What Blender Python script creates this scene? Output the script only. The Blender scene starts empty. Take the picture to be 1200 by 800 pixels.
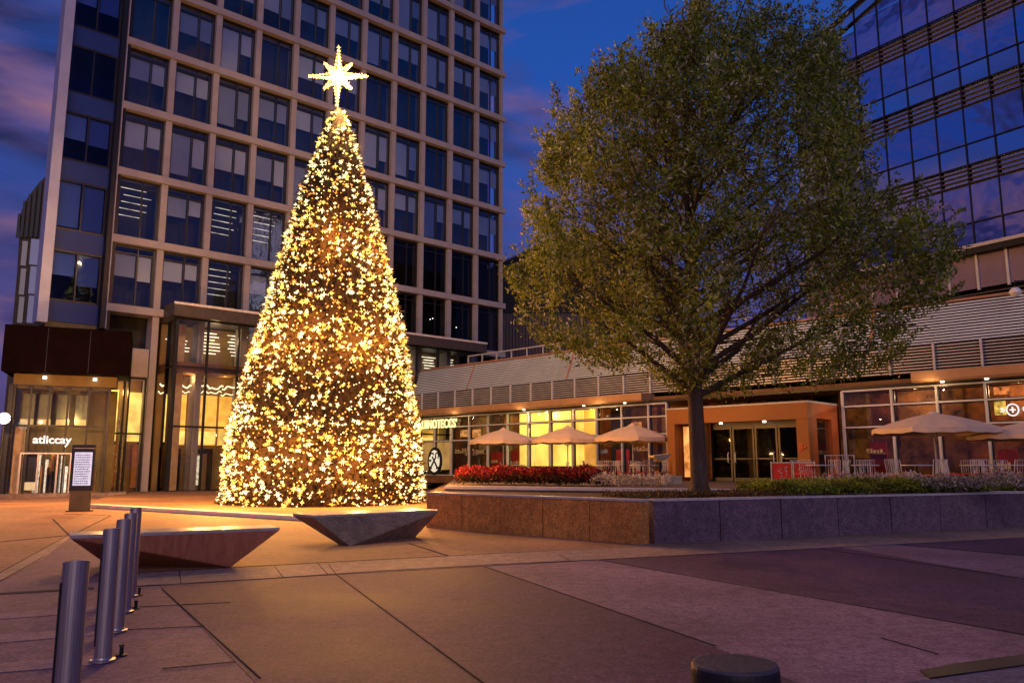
import bpy, bmesh, math, random
from mathutils import Vector, Matrix, noise
random.seed(7)
S = bpy.context.scene
C = S.collection
R = math.radians
# ------------------------------------------------------------------ camera
F, P, H = 942.0, R(8.75), 1.6
cam = bpy.data.objects.new('camera', bpy.data.cameras.new('camera'))
C.objects.link(cam); S.camera = cam
cam.data.sensor_width = 36; cam.data.lens = F/1200*36
cam.data.clip_end = 3000; cam.data.clip_start = .1
cam.location = (0, 0, H); cam.rotation_euler = (R(90)+P, 0, 0)

def ray(px, py):
    x = px-600; v = py-400
    return Vector((x, F*math.cos(P)+v*math.sin(P), F*math.sin(P)-v*math.cos(P)))
def gp(px, py, z=0.0):
    r = ray(px, py); t = (z-H)/r.z
    return Vector((r.x*t, r.y*t, z))
def at(px, py, d):
    r = ray(px, py); t = d/r.y
    return Vector((r.x*t, d, H+r.z*t))
class Frame:
    """vertical plane through (ox,oy); local x runs along azimuth az (from +Y towards +X), local y into depth"""
    def __init__(s, ox, oy, az):
        a = R(az); s.o = Vector((ox, oy, 0)); s.x = Vector((math.sin(a), math.cos(a), 0))
        s.y = Vector((-s.x.y, s.x.x, 0)); s.rz = math.atan2(s.x.y, s.x.x)
    def hit(s, px, py, yl=0.0):
        r = ray(px, py); c = Vector((0, 0, H)); o = s.o+s.y*yl
        t = (o-c).dot(s.y)/r.dot(s.y); p = c+r*t
        return (p-s.o).dot(s.x), p.z
    def w(s, x, y, z=0): return s.o+s.x*x+s.y*y+Vector((0, 0, z))
def in_view(p, m=40):
    v = p-Vector((0, 0, H)); fy = v.y*math.cos(P)+v.z*math.sin(P); up = -v.y*math.sin(P)+v.z*math.cos(P)
    if fy <= 0: return False
    x = 600+F*v.x/fy; y = 400-F*up/fy
    return -m < x < 1200+m and -m < y < 800+m

# ------------------------------------------------------------------ materials
MATS = {}
def mat(name, col, rough=.6, var=.25, scale=3.0, metal=0.0, spec=.4, bump=0.0, bscale=40, col2=None, stretch=None):
    if name in MATS: return MATS[name]
    m = bpy.data.materials.new(name); m.use_nodes = True; nt = m.node_tree; n = nt.nodes; l = nt.links
    b = n['Principled BSDF']; b.inputs['Roughness'].default_value = rough
    b.inputs['Metallic'].default_value = metal; b.inputs['Specular IOR Level'].default_value = spec
    tc = n.new('ShaderNodeTexCoord'); mp = n.new('ShaderNodeMapping')
    l.new(tc.outputs['Object'], mp.inputs[0])
    if stretch: mp.inputs['Scale'].default_value = stretch
    ns = n.new('ShaderNodeTexNoise'); ns.inputs['Scale'].default_value = scale; ns.inputs['Detail'].default_value = 8
    ns.inputs['Roughness'].default_value = .65
    l.new(mp.outputs[0], ns.inputs['Vector'])
    rp = n.new('ShaderNodeValToRGB'); rp.color_ramp.elements[0].position = .3; rp.color_ramp.elements[1].position = .7
    c2 = col2 or tuple(min(1, c*(1+var)) for c in col)
    c1 = tuple(c*(1-var) for c in col) if not col2 else col
    rp.color_ramp.elements[0].color = (*c1, 1); rp.color_ramp.elements[1].color = (*c2, 1)
    l.new(ns.outputs['Fac'], rp.inputs[0]); l.new(rp.outputs[0], b.inputs['Base Color'])
    if bump:
        n2 = n.new('ShaderNodeTexNoise'); n2.inputs['Scale'].default_value = bscale; n2.inputs['Detail'].default_value = 6
        l.new(mp.outputs[0], n2.inputs['Vector'])
        bp = n.new('ShaderNodeBump'); bp.inputs['Strength'].default_value = bump; bp.inputs['Distance'].default_value = .02
        l.new(n2.outputs['Fac'], bp.inputs['Height']); l.new(bp.outputs[0], b.inputs['Normal'])
    MATS[name] = m; return m
def emit(name, col, st, var=0.0, scale=3.0):
    if name in MATS: return MATS[name]
    m = bpy.data.materials.new(name); m.use_nodes = True; nt = m.node_tree; n = nt.nodes; l = nt.links
    b = n['Principled BSDF']; b.inputs['Base Color'].default_value = (*[c*.5 for c in col], 1)
    b.inputs['Emission Color'].default_value = (*col, 1); b.inputs['Emission Strength'].default_value = st
    if var:
        tc = n.new('ShaderNodeTexCoord'); ns = n.new('ShaderNodeTexNoise'); ns.inputs['Scale'].default_value = scale
        l.new(tc.outputs['Object'], ns.inputs['Vector'])
        mr = n.new('ShaderNodeMapRange'); mr.inputs['From Min'].default_value = .3; mr.inputs['From Max'].default_value = .7
        mr.inputs['To Min'].default_value = st*(1-var); mr.inputs['To Max'].default_value = st*(1+var)
        l.new(ns.outputs['Fac'], mr.inputs[0]); l.new(mr.outputs[0], b.inputs['Emission Strength'])
    MATS[name] = m; return m
def glass(name, tint, refl, rough=.02, reflcol=(1, 1, 1), wav=0.0):
    if name in MATS: return MATS[name]
    m = bpy.data.materials.new(name); m.use_nodes = True; nt = m.node_tree; n = nt.nodes; l = nt.links
    n.remove(n['Principled BSDF']); o = n['Material Output']
    t = n.new('ShaderNodeBsdfTransparent'); t.inputs[0].default_value = (*tint, 1)
    g = n.new('ShaderNodeBsdfGlossy'); g.inputs['Roughness'].default_value = rough; g.inputs[0].default_value = (*reflcol, 1)
    fr = n.new('ShaderNodeFresnel'); fr.inputs[0].default_value = 1.5
    ad = n.new('ShaderNodeMath'); ad.operation = 'ADD'; ad.use_clamp = True; ad.inputs[1].default_value = refl
    l.new(fr.outputs[0], ad.inputs[0])
    mx = n.new('ShaderNodeMixShader'); l.new(ad.outputs[0], mx.inputs[0]); l.new(t.outputs[0], mx.inputs[1]); l.new(g.outputs[0], mx.inputs[2])
    if wav:
        tc = n.new('ShaderNodeTexCoord'); ns = n.new('ShaderNodeTexNoise'); ns.inputs['Scale'].default_value = .6
        l.new(tc.outputs['Object'], ns.inputs['Vector'])
        bp = n.new('ShaderNodeBump'); bp.inputs['Strength'].default_value = wav; bp.inputs['Distance'].default_value = .3
        l.new(ns.outputs['Fac'], bp.inputs['Height']); l.new(bp.outputs[0], g.inputs['Normal'])
    l.new(mx.outputs[0], o.inputs[0]); MATS[name] = m; return m

# ------------------------------------------------------------------ mesh builder
class MB:
    def __init__(s): s.v = []; s.f = []; s.mi = []; s.m = 0
    def add(s, vs, fs):
        o = len(s.v); s.v += [tuple(v) for v in vs]; s.f += [tuple(i+o for i in f) for f in fs]; s.mi += [s.m]*len(fs); return s
    def box(s, x0, x1, y0, y1, z0, z1):
        return s.add([(x0,y0,z0),(x1,y0,z0),(x1,y1,z0),(x0,y1,z0),(x0,y0,z1),(x1,y0,z1),(x1,y1,z1),(x0,y1,z1)],
                     [(0,3,2,1),(4,5,6,7),(0,1,5,4),(1,2,6,5),(2,3,7,6),(3,0,4,7)])
    def quad(s, a, b, c, d): return s.add([a, b, c, d], [(0, 1, 2, 3)])
    def prism(s, poly, z0, z1):
        n = len(poly)
        vs = [(p[0], p[1], z0) for p in poly]+[(p[0], p[1], z1) for p in poly]
        return s.add(vs, [tuple(range(n-1, -1, -1)), tuple(range(n, 2*n))]+[(i, (i+1) % n, n+(i+1) % n, n+i) for i in range(n)])
    def plate(s, poly, y0, y1):
        """poly in local x,z, extruded in y"""
        n = len(poly)
        vs = [(p[0], y0, p[1]) for p in poly]+[(p[0], y1, p[1]) for p in poly]
        return s.add(vs, [tuple(range(n)), tuple(range(2*n-1, n-1, -1))]+[(i, n+i, n+(i+1) % n, (i+1) % n) for i in range(n)])
    def tube(s, pts, rads, n=8, cap=True):
        pts = [Vector(p) for p in pts]; o = len(s.v); k = len(pts)
        if not isinstance(rads, (list, tuple)): rads = [rads]*k
        for i, p in enumerate(pts):
            d = (pts[min(i+1, k-1)]-pts[max(i-1, 0)]).normalized()
            a = d.cross(Vector((0, 0, 1)) if abs(d.z) < .9 else Vector((1, 0, 0))).normalized(); b = d.cross(a)
            for j in range(n):
                t = 2*math.pi*j/n; s.v.append(tuple(p+(a*math.cos(t)+b*math.sin(t))*rads[i]))
        for i in range(k-1):
            for j in range(n):
                s.f.append((o+i*n+j, o+i*n+(j+1) % n, o+(i+1)*n+(j+1) % n, o+(i+1)*n+j)); s.mi.append(s.m)
        if cap:
            s.f.append(tuple(o+j for j in range(n-1, -1, -1))); s.f.append(tuple(o+(k-1)*n+j for j in range(n))); s.mi += [s.m]*2
        return s
    def lathe(s, prof, n=24, c=(0, 0)):
        o = len(s.v); k = len(prof)
        for r, z in prof:
            for j in range(n):
                t = 2*math.pi*j/n; s.v.append((c[0]+r*math.cos(t), c[1]+r*math.sin(t), z))
        for i in range(k-1):
            for j in range(n):
                s.f.append((o+i*n+j, o+i*n+(j+1) % n, o+(i+1)*n+(j+1) % n, o+(i+1)*n+j)); s.mi.append(s.m)
        s.f.append(tuple(o+j for j in range(n-1, -1, -1))); s.f.append(tuple(o+(k-1)*n+j for j in range(n))); s.mi += [s.m]*2
        return s
    def build(s, name, mats, parent=None, smooth=False, loc=None, rz=None, bevel=0):
        me = bpy.data.meshes.new(name); me.from_pydata(s.v, [], s.f)
        if not isinstance(mats, (list, tuple)): mats = [mats]
        for m in mats: me.materials.append(m)
        if len(mats) > 1: me.polygons.foreach_set('material_index', s.mi)
        if smooth: me.polygons.foreach_set('use_smooth', [True]*len(me.polygons))
        me.update(); o = bpy.data.objects.new(name, me); C.objects.link(o)
        if parent: o.parent = parent
        if loc is not None: o.location = loc
        if rz is not None: o.rotation_euler = (0, 0, rz)
        if bevel:
            b = o.modifiers.new('bevel', 'BEVEL'); b.width = bevel; b.segments = 2; b.limit_method = 'ANGLE'
        return o
def tag(o, label=None, cat=None, group=None, kind=None):
    if label: o['label'] = label
    if cat: o['category'] = cat
    if group: o['group'] = group
    if kind: o['kind'] = kind
    return o
def thing(name, label, cat, loc=(0, 0, 0), rz=0, group=None):
    o = bpy.data.objects.new(name, None); C.objects.link(o); o.location = loc; o.rotation_euler = (0, 0, rz)
    o.empty_display_size = .2
    return tag(o, label, cat, group)
def dup(o, loc, rz, label, parent=None):
    r = o.copy(); C.objects.link(r); r.location = loc; r.rotation_euler = (0, 0, rz); r['label'] = label
    for ch in list(o.children):
        c = ch.copy(); C.objects.link(c); c.parent = r
        for g in ch.children:
            d = g.copy(); C.objects.link(d); d.parent = c
    return r
def text(name, body, size, m, parent, loc, depth=.03, sx=1.0):
    cu = bpy.data.curves.new(name, 'FONT'); cu.body = body; cu.size = size; cu.extrude = depth; cu.offset = size*.02
    t = bpy.data.objects.new('tmp', cu); C.objects.link(t)
    me = bpy.data.meshes.new_from_object(t); bpy.data.objects.remove(t)
    for v in me.vertices: v.co = Vector((v.co.x*sx, -v.co.z, v.co.y))
    me.materials.clear(); me.materials.append(m)
    o = bpy.data.objects.new(name, me); C.objects.link(o); o.parent = parent; o.location = loc
    return o
def lamp(name, loc, power, col, rad=.3, typ='POINT', parent=None):
    L = bpy.data.lights.new(name, typ); L.energy = power; L.color = col; L.shadow_soft_size = rad
    o = bpy.data.objects.new(name, L); C.objects.link(o); o.location = loc
    if parent: o.parent = parent
    return o

# ------------------------------------------------------------------ world + sun
W = bpy.data.worlds.new('World'); S.world = W; W.use_nodes = True
nt = W.node_tree; n = nt.nodes; l = nt.links; bg = n['Background']
sky = n.new('ShaderNodeTexSky'); sky.sky_type = 'NISHITA'; sky.sun_disc = False
SUN_EL, SUN_AZ = 4.0, 188.0      # azimuth clockwise from +Y
sky.sun_elevation = R(1.0); sky.sun_rotation = R(SUN_AZ); sky.air_density = 1.5; sky.ozone_density = 5
tc = n.new('ShaderNodeTexCoord'); sp = n.new('ShaderNodeSeparateXYZ'); l.new(tc.outputs['Generated'], sp.inputs[0])
g = n.new('ShaderNodeValToRGB'); e = g.color_ramp.elements
e[0].position = 0.0; e[0].color = (.12, .07, .19, 1); e[1].position = .95; e[1].color = (.006, .028, .15, 1)
q = e.new(.2); q.color = (.055, .065, .28, 1); q = e.new(.42); q.color = (.018, .085, .42, 1)
l.new(sp.outputs['Z'], g.inputs[0])
mp = n.new('ShaderNodeMapping'); mp.inputs['Scale'].default_value = (1.2, 1.2, 4.2); mp.inputs['Location'].default_value = (1.1, 5.7, .2)
l.new(tc.outputs['Generated'], mp.inputs[0])
n1 = n.new('ShaderNodeTexNoise'); n1.inputs['Scale'].default_value = 1.7; n1.inputs['Detail'].default_value = 9; n1.inputs['Roughness'].default_value = .56
n1.inputs['Distortion'].default_value = .5
l.new(mp.outputs[0], n1.inputs['Vector'])
r1 = n.new('ShaderNodeValToRGB'); r1.color_ramp.elements[0].position = .44; r1.color_ramp.elements[1].position = .60
cw = n.new('ShaderNodeMath'); cw.operation = 'MULTIPLY_ADD'; cw.inputs[1].default_value = -.11   # more cloud towards the west
l.new(sp.outputs['X'], cw.inputs[0]); l.new(n1.outputs['Fac'], cw.inputs[2]); l.new(cw.outputs[0], r1.inputs[0])
mp2 = n.new('ShaderNodeMapping'); mp2.inputs['Scale'].default_value = (2, 2, 7); mp2.inputs['Location'].default_value = (1, 4, 2)
l.new(tc.outputs['Generated'], mp2.inputs[0])
n2 = n.new('ShaderNodeTexNoise'); n2.inputs['Scale'].default_value = 1.9; n2.inputs['Detail'].default_value = 6
l.new(mp2.outputs[0], n2.inputs['Vector'])
cr = n.new('ShaderNodeValToRGB'); ce = cr.color_ramp.elements
ce[0].position = .40; ce[0].color = (.022, .022, .09, 1); ce[1].position = .66; ce[1].color = (.30, .14, .22, 1)
q = ce.new(.5); q.color = (.075, .055, .19, 1)
l.new(n2.outputs['Fac'], cr.inputs[0])
mx = n.new('ShaderNodeMixRGB'); l.new(r1.outputs[0], mx.inputs[0]); l.new(g.outputs[0], mx.inputs[1]); l.new(cr.outputs[0], mx.inputs[2])
ad = n.new('ShaderNodeMixRGB'); ad.blend_type = 'ADD'; ad.inputs[0].default_value = .03
l.new(mx.outputs[0], ad.inputs[1]); l.new(sky.outputs[0], ad.inputs[2])
l.new(ad.outputs[0], bg.inputs[0]); bg.inputs[1].default_value = 1.0
sun = bpy.data.lights.new('sun', 'SUN'); sun.energy = .60; sun.angle = R(35); sun.color = (1.0, .77, .86)
so = bpy.data.objects.new('sun', sun); C.objects.link(so)
az = R(172); el = R(22)
d = Vector((math.sin(az)*math.cos(el), math.cos(az)*math.cos(el), math.sin(el)))   # towards the afterglow
so.rotation_euler = d.to_track_quat('Z', 'Y').to_euler()
S.view_settings.view_transform = 'Standard'; S.view_settings.look = 'None'; S.view_settings.gamma = 1
S.view_settings.exposure = -.12; S.view_settings.use_curve_mapping = False
S.cycles.max_bounces = 6; S.cycles.transparent_max_bounces = 12; S.cycles.diffuse_bounces = 2; S.cycles.glossy_bounces = 3
S.cycles.use_denoising = True; S.cycles.sample_clamp_indirect = 4; S.cycles.caustics_reflective = False; S.cycles.caustics_refractive = False

# ------------------------------------------------------------------ shared materials
BLK = mat('black_metal', (.012, .012, .014), .4, .2)
WHT = mat('white_metal', (.55, .55, .56), .35, .12)
STEEL = mat('brushed_steel', (.50, .45, .43), .42, .35, 8, metal=.85, stretch=(14, 14, .25))
CONC = mat('tan_precast', (.36, .325, .32), .8, .12, 1.3, bump=.2)
GLD = glass('dark_glass', (.86, .90, .97), .06, wav=.05)
GLX = glass('door_glass', (.35, .33, .32), -.035)
GLK = glass('dark_reflection_glass', (.45, .46, .5), -.025)  # dark tint and weak gloss stand in for dark reflections
GLB = glass('blue_glass', (.35, .48, .9), -.015, .02, (.5, .65, 1), wav=.05)
GLC = glass('clear_glass', (.93, .95, .95), .02)
GLM = glass('mirror_glass', (.04, .07, .16), .62, .015, (.62, .70, .98), wav=.08)
GLP = glass('pale_spandrel_glass', (.06, .10, .2), .66, .06, (.62, .80, 1.0))
DARK = mat('dark_interior', (.035, .032, .035), .9, .3, .6)
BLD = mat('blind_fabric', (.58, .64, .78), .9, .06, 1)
BLD2 = mat('blind_fabric_dark', (.33, .38, .55), .9, .06, 1)  # darker blind tone, picked at random
SPN = mat('blue_spandrel', (.02, .045, .20), .45, .15, .5, spec=.3)

# ================================================================== GROUND
def granite(name, c, sp=.35, tint2=None):
    m = bpy.data.materials.new(name); m.use_nodes = True; nt = m.node_tree; n = nt.nodes; l = nt.links
    b = n['Principled BSDF']; b.inputs['Roughness'].default_value = .55; b.inputs['Specular IOR Level'].default_value = .35
    tc = n.new('ShaderNodeTexCoord')
    a = n.new('ShaderNodeTexNoise'); a.inputs['Scale'].default_value = .45; a.inputs['Detail'].default_value = 6
    s = n.new('ShaderNodeTexNoise'); s.inputs['Scale'].default_value = 26; s.inputs['Detail'].default_value = 7; s.inputs['Roughness'].default_value = .8
    l.new(tc.outputs['Object'], a.inputs['Vector']); l.new(tc.outputs['Object'], s.inputs['Vector'])
    r1 = n.new('ShaderNodeValToRGB'); r1.color_ramp.elements[0].position = .35; r1.color_ramp.elements[1].position = .68
    r1.color_ramp.elements[0].color = (*[k*.72 for k in c], 1); r1.color_ramp.elements[1].color = (*[min(1, k*1.2) for k in c], 1)
    l.new(a.outputs['Fac'], r1.inputs[0])
    r2 = n.new('ShaderNodeValToRGB'); r2.color_ramp.elements[0].position = .36; r2.color_ramp.elements[1].position = .62
    r2.color_ramp.elements[0].color = (1-sp*1.5, 1-sp*1.6, 1-sp*1.5, 1); r2.color_ramp.elements[1].color = (1.15, 1.15, 1.15, 1)
    l.new(s.outputs['Fac'], r2.inputs[0])
    mx = n.new('ShaderNodeMixRGB'); mx.blend_type = 'MULTIPLY'; mx.inputs[0].default_value = 1
    l.new(r1.outputs[0], mx.inputs[1]); l.new(r2.outputs[0], mx.inputs[2])
    st_ = n.new('ShaderNodeTexNoise'); st_.inputs['Scale'].default_value = 5.5; st_.inputs['Detail'].default_value = 10; st_.inputs['Roughness'].default_value = .78
    l.new(tc.outputs['Object'], st_.inputs['Vector'])
    r3 = n.new('ShaderNodeValToRGB'); r3.color_ramp.elements[0].position = .33; r3.color_ramp.elements[1].position = .60
    r3.color_ramp.elements[0].color = (.52, .50, .52, 1); r3.color_ramp.elements[1].color = (1.12, 1.10, 1.08, 1)
    l.new(st_.outputs['Fac'], r3.inputs[0])
    m3 = n.new('ShaderNodeMixRGB'); m3.blend_type = 'MULTIPLY'; m3.inputs[0].default_value = 1
    l.new(mx.outputs[0], m3.inputs[1]); l.new(r3.outputs[0], m3.inputs[2])
    vo = n.new('ShaderNodeTexVoronoi'); vo.inputs['Scale'].default_value = 1.7; l.new(tc.outputs['Object'], vo.inputs['Vector'])
    r4 = n.new('ShaderNodeValToRGB'); r4.color_ramp.elements[0].position = .035; r4.color_ramp.elements[1].position = .06
    r4.color_ramp.elements[0].color = (.55, .52, .52, 1); r4.color_ramp.elements[1].color = (1, 1, 1, 1); l.new(vo.outputs['Distance'], r4.inputs[0])
    m4 = n.new('ShaderNodeMixRGB'); m4.blend_type = 'MULTIPLY'; m4.inputs[0].default_value = 1
    l.new(m3.outputs[0], m4.inputs[1]); l.new(r4.outputs[0], m4.inputs[2]); l.new(m4.outputs[0], b.inputs['Base Color'])
    bp = n.new('ShaderNodeBump'); bp.inputs['Strength'].default_value = .35; bp.inputs['Distance'].default_value = .01
    l.new(s.outputs['Fac'], bp.inputs['Height']); l.new(bp.outputs[0], b.inputs['Normal'])
    mr = n.new('ShaderNodeMapRange'); mr.inputs['To Min'].default_value = .58; mr.inputs['To Max'].default_value = .85
    l.new(a.outputs['Fac'], mr.inputs[0]); l.new(mr.outputs[0], b.inputs['Roughness'])
    return m
G_MID = granite('granite_mid', (.29, .18, .24), .42)
G_LITE = granite('granite_light', (.42, .28, .32), .42)
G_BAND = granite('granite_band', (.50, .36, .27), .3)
G_WARM = granite('granite_warm_lit', (.45, .26, .15), .34)
G_DARK = granite('granite_dark', (.205, .110, .17), .5)
G_JOINT = mat('joint_dark', (.02, .017, .02), .9)
far = mat('far_ground', (.12, .10, .10), .9)
tag(MB().quad((-900, -300, -.06), (900, -300, -.06), (900, 1500, -.06), (-900, 1500, -.06)).build('ground', far), kind='structure')
tag(MB().box(-60, 70, -20, 90, -.2, 0).build('plaza_paving', G_MID), kind='structure')
def sheet(pts, z, m, name):
    p = [gp(x, y) for x, y in pts]
    mb = MB(); mb.prism([(a.x, a.y) for a in p], .0005 if z < .005 else z-.003, z)
    return tag(mb.build(name, m), kind='structure')
# zone of the near dark slabs
sheet([(187, 686), (395, 674), (568, 664), (836, 757), (1003, 830), (610, 830), (330, 830)], .004, G_DARK, 'paving_dark_slab')
sheet([(700, 655.5), (985, 641), (1200, 678), (1320, 700), (1320, 774), (1200, 743.5), (890, 688)], .004, G_DARK, 'paving_dark_slab')
sheet([(1050, 637.5), (1200, 629.5), (1320, 624), (1320, 660), (1200, 651)], .004, G_DARK, 'paving_dark_slab')
sheet([(568, 664), (700, 655.5), (890, 688), (1200, 743.5), (1320, 774), (1320, 860), (1003, 830), (836, 757)], .0035, G_LITE, 'paving_light_slab')
sheet([(985, 641), (1050, 637.5), (1200, 651), (1320, 660), (1320, 700), (1200, 678)], .0035, G_LITE, 'paving_light_slab')
# paving beyond the band, the tree's warm light tinted into its colour
sheet([(-60, 690), (0, 671), (82, 626), (150, 673), (320, 663.5), (600, 647.5), (760, 638.5), (1000, 627.5), (1320, 612), (1320, 600), (760, 630), (640, 590), (560, 583), (300, 575), (-120, 573), (-120, 640)], .003, G_WARM, 'paving_warm_lit')
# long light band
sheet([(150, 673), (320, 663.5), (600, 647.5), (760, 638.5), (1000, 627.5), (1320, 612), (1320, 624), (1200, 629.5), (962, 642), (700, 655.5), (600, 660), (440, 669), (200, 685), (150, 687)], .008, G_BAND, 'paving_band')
# diagonal light strip at the left
sheet([(-40, 693), (0, 671), (82, 626), (95, 618), (92, 622), (50, 655), (0, 681), (-40, 703)], .006, G_BAND, 'paving_band')
for k, (ya, yb, ha) in enumerate([(694, 690, 2), (719, 712, 7), (745, 737, 9), (778, 770, 11)]):
    sheet([(-60, ya+4), (110, yb-2), (110, yb-2+ha), (-60, ya+4+ha)], .005+.0004*k, G_LITE if k else G_JOINT, 'paving_strip')
# joints
def joint(pa, pb, w=.015):
    a, b = gp(*pa), gp(*pb); d = (b-a).normalized(); nn = Vector((-d.y, d.x, 0))*w
    mb = MB(); mb.prism([(a+nn)[:2], (b+nn)[:2], (b-nn)[:2], (a-nn)[:2]], .006, .0115)
    return mb
jm = MB()
js = [((385, 662), (395, 674)), ((395, 674), (568, 802)), ((237, 733), (305, 795)), ((190, 690), (237, 733)), ((210, 669), (212, 684)),
      ((322, 664), (332, 677)), ((372, 660), (384, 673)), ((655, 650), (668, 657)), ((568, 664), (838, 757)), ((700, 656), (1200, 744)),
      ((962, 643), (1200, 678)), ((1050, 638), (1200, 651)), ((480, 637), (524, 651)), ((1033, 748), (1100, 767)),
      ((150, 687.5), (700, 656)), ((700, 656), (1200, 630)), ((110, 673.5), (600, 647.5)), ((600, 647.5), (1200, 619)),
      ((150, 712), (270, 706)), ((150, 738), (240, 734)), ((190, 784), (275, 776)), ((0, 681), (52, 652)), ((0, 671), (82, 626)),
      ((82, 628), (62, 608)), ((82, 628), (130, 604)), ((0, 635), (82, 627)), ((130, 604), (75, 602))]
for a, b in js:
    q = joint(a, b, .006 if a[1] > 640 else .016); jm.add(q.v, q.f)
tag(jm.build('paving_joints', G_JOINT), kind='structure')
# trench drain and slab at lower right
dr = thing('trench_drain', 'black metal slot drain let into the paving at the lower right', 'drain', gp(1140, 785))
o0 = gp(1140, 785)
pp = [gp(1078, 787)-o0, gp(1120, 779)-o0, gp(1260, 760)-o0, gp(1260, 772)-o0, gp(1090, 796)-o0]
MB().prism([p[:2] for p in pp], .006, .016).build('grate', BLK, dr)
mb = MB()
a, b = gp(1082, 789)-o0, gp(1260, 765)-o0
for k in range(0):
    p = a.lerp(b, k/24); q = p+(b-a).normalized()*.02
    up = (gp(1260, 760)-gp(1260, 772))*.42
    mb.prism([(p-up)[:2], (q-up)[:2], (q+up)[:2], (p+up)[:2]], .016, .022)

sheet([(1060, 800), (1090, 797), (1290, 770), (1290, 850), (1000, 850)], .0085, granite('granite_cool', (.22, .21, .27)), 'paving_grey_slab')

# raised plinth behind benches (the tree stands on it)
pl = [gp(100, 590.5, .13), gp(372, 606, .13), gp(440, 606, .13), gp(560, 597, .13), Vector((2, 36, 0)), Vector((-2, 50, 0)), Vector((-22, 47, 0)), Vector((-19, 38, 0))]
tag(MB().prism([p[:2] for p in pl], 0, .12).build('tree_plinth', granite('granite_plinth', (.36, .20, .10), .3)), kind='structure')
ed = MB()
for a, b in zip(pl[:4], pl[1:4]):
    d = (b-a).normalized(); nn = Vector((-d.y, d.x, 0))
    ed.prism([(a-nn*.02)[:2], (b-nn*.02)[:2], (b+nn*.45)[:2], (a+nn*.45)[:2]], .02, .135)
tag(ed.build('plinth_kerb', mat('pale_stone', (.82, .76, .66), .6, .12, 4)), kind='structure')

# ================================================================== PLANTER WALL + TERRACE
corner = gp(752, 638); lend = gp(508, 618.5); rend = gp(1200, 617)
rdir = (rend-corner).normalized(); ldir = (lend-corner).normalized()
rfar = corner+rdir*24; lfar = lend+ldir*.3
TZ = .86
tz = [corner, rfar, Vector((60, 20, 0)), Vector((40, 70, 0)), Vector((-4, 62, 0)), lfar+Vector((-.9, 6, 0)), lfar]
def inset(p, d): return p
cn = (Vector((-ldir.y, ldir.x, 0)))
if cn.y < 0: cn = -cn
rn = Vector((-rdir.y, rdir.x, 0))
inner = corner+cn*.0+rn*.0
tp = [lfar+cn*.35, corner+cn*.35+rn*.35, rfar+rn*.35, Vector((60, 20, 0)), Vector((40, 70, 0)), Vector((-4, 62, 0)), lfar+Vector((-.5, 6, 0))]
soil = mat('soil', (.055, .036, .026), .95, .5, 5, bump=.6)
patio = granite('patio_paving', (.16, .12, .10))
tag(MB().prism([p[:2] for p in tp], .02, TZ-.12).build('terrace_soil', soil), kind='structure')
pw = thing('planter_wall', 'long low stone clad planter wall with pale coping around the leafy tree', 'wall', corner)
stone_a = granite('stone_cladding_lit', (.88, .39, .09), .45)  # orange paints the warm light into the left arm's stone
stone_b = granite('stone_cladding_unlit', (.23, .16, .21), .45)  # same stone, darker purple copy for the arm without warm light
def wall_run(p0, p1, inn, nn, m, over=0.0):
    d = (p1-p0); L = d.length; d.normalize()
    step = L/nn
    for k in range(nn):
        a = p0+d*(k*step+.014)-corner; b = p0+d*((k+1)*step-.014)-corner
        j = random.uniform(-.008, .008)
        mb = MB(); mb.prism([(a-inn*j)[:2], (b-inn*j)[:2], (b+inn*.30)[:2], (a+inn*.30)[:2]], 0, TZ)
        mb.build('stone_panel', m, pw, bevel=.004)
    a = p0+d*.0-corner-inn*.02; b = p1-corner-inn*.02
    cb = MB(); cb.prism([a[:2], b[:2], (b+inn*.36)[:2], (a+inn*.36)[:2]], TZ, TZ+.045)
    cb.build('coping', mat('coping_stone', (.50, .47, .47), .35, .2, 5), pw, bevel=.006)
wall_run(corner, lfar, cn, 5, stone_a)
wall_run(corner+rdir*.31, rfar, rn, 14, stone_b)
# patio behind the bed, slightly higher kerb
f = Frame(8.07, 41.8, 135)          # restaurant facade line; local x to the right-near, y into depth
k0 = gp(560, 573.5, TZ); k1 = gp(905, 573.5, TZ)
ps = [Vector((-2.3, 27.8, 0)), Vector((5.2, 24.6, 0)), Vector((12.0, 22.6, 0)), Vector((30, 17, 0)), Vector((45, 25, 0)), Vector((20, 60, 0)), Vector((-4, 60, 0))]
tag(MB().prism([p[:2] for p in ps], TZ-.12, TZ+.02).build('patio', patio), kind='structure')
ke = MB()
for a, b in zip(ps[:3], ps[1:4]):
    dd = (b-a).normalized(); nn = Vector((-dd.y, dd.x, 0))
    ke.prism([(a-nn*.02)[:2], (b-nn*.02)[:2], (b+nn*.2)[:2], (a+nn*.2)[:2]], TZ-.05, TZ+.05)
tag(ke.build('patio_kerb', mat('pale_stone', (.6, .58, .52))), kind='structure')

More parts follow.
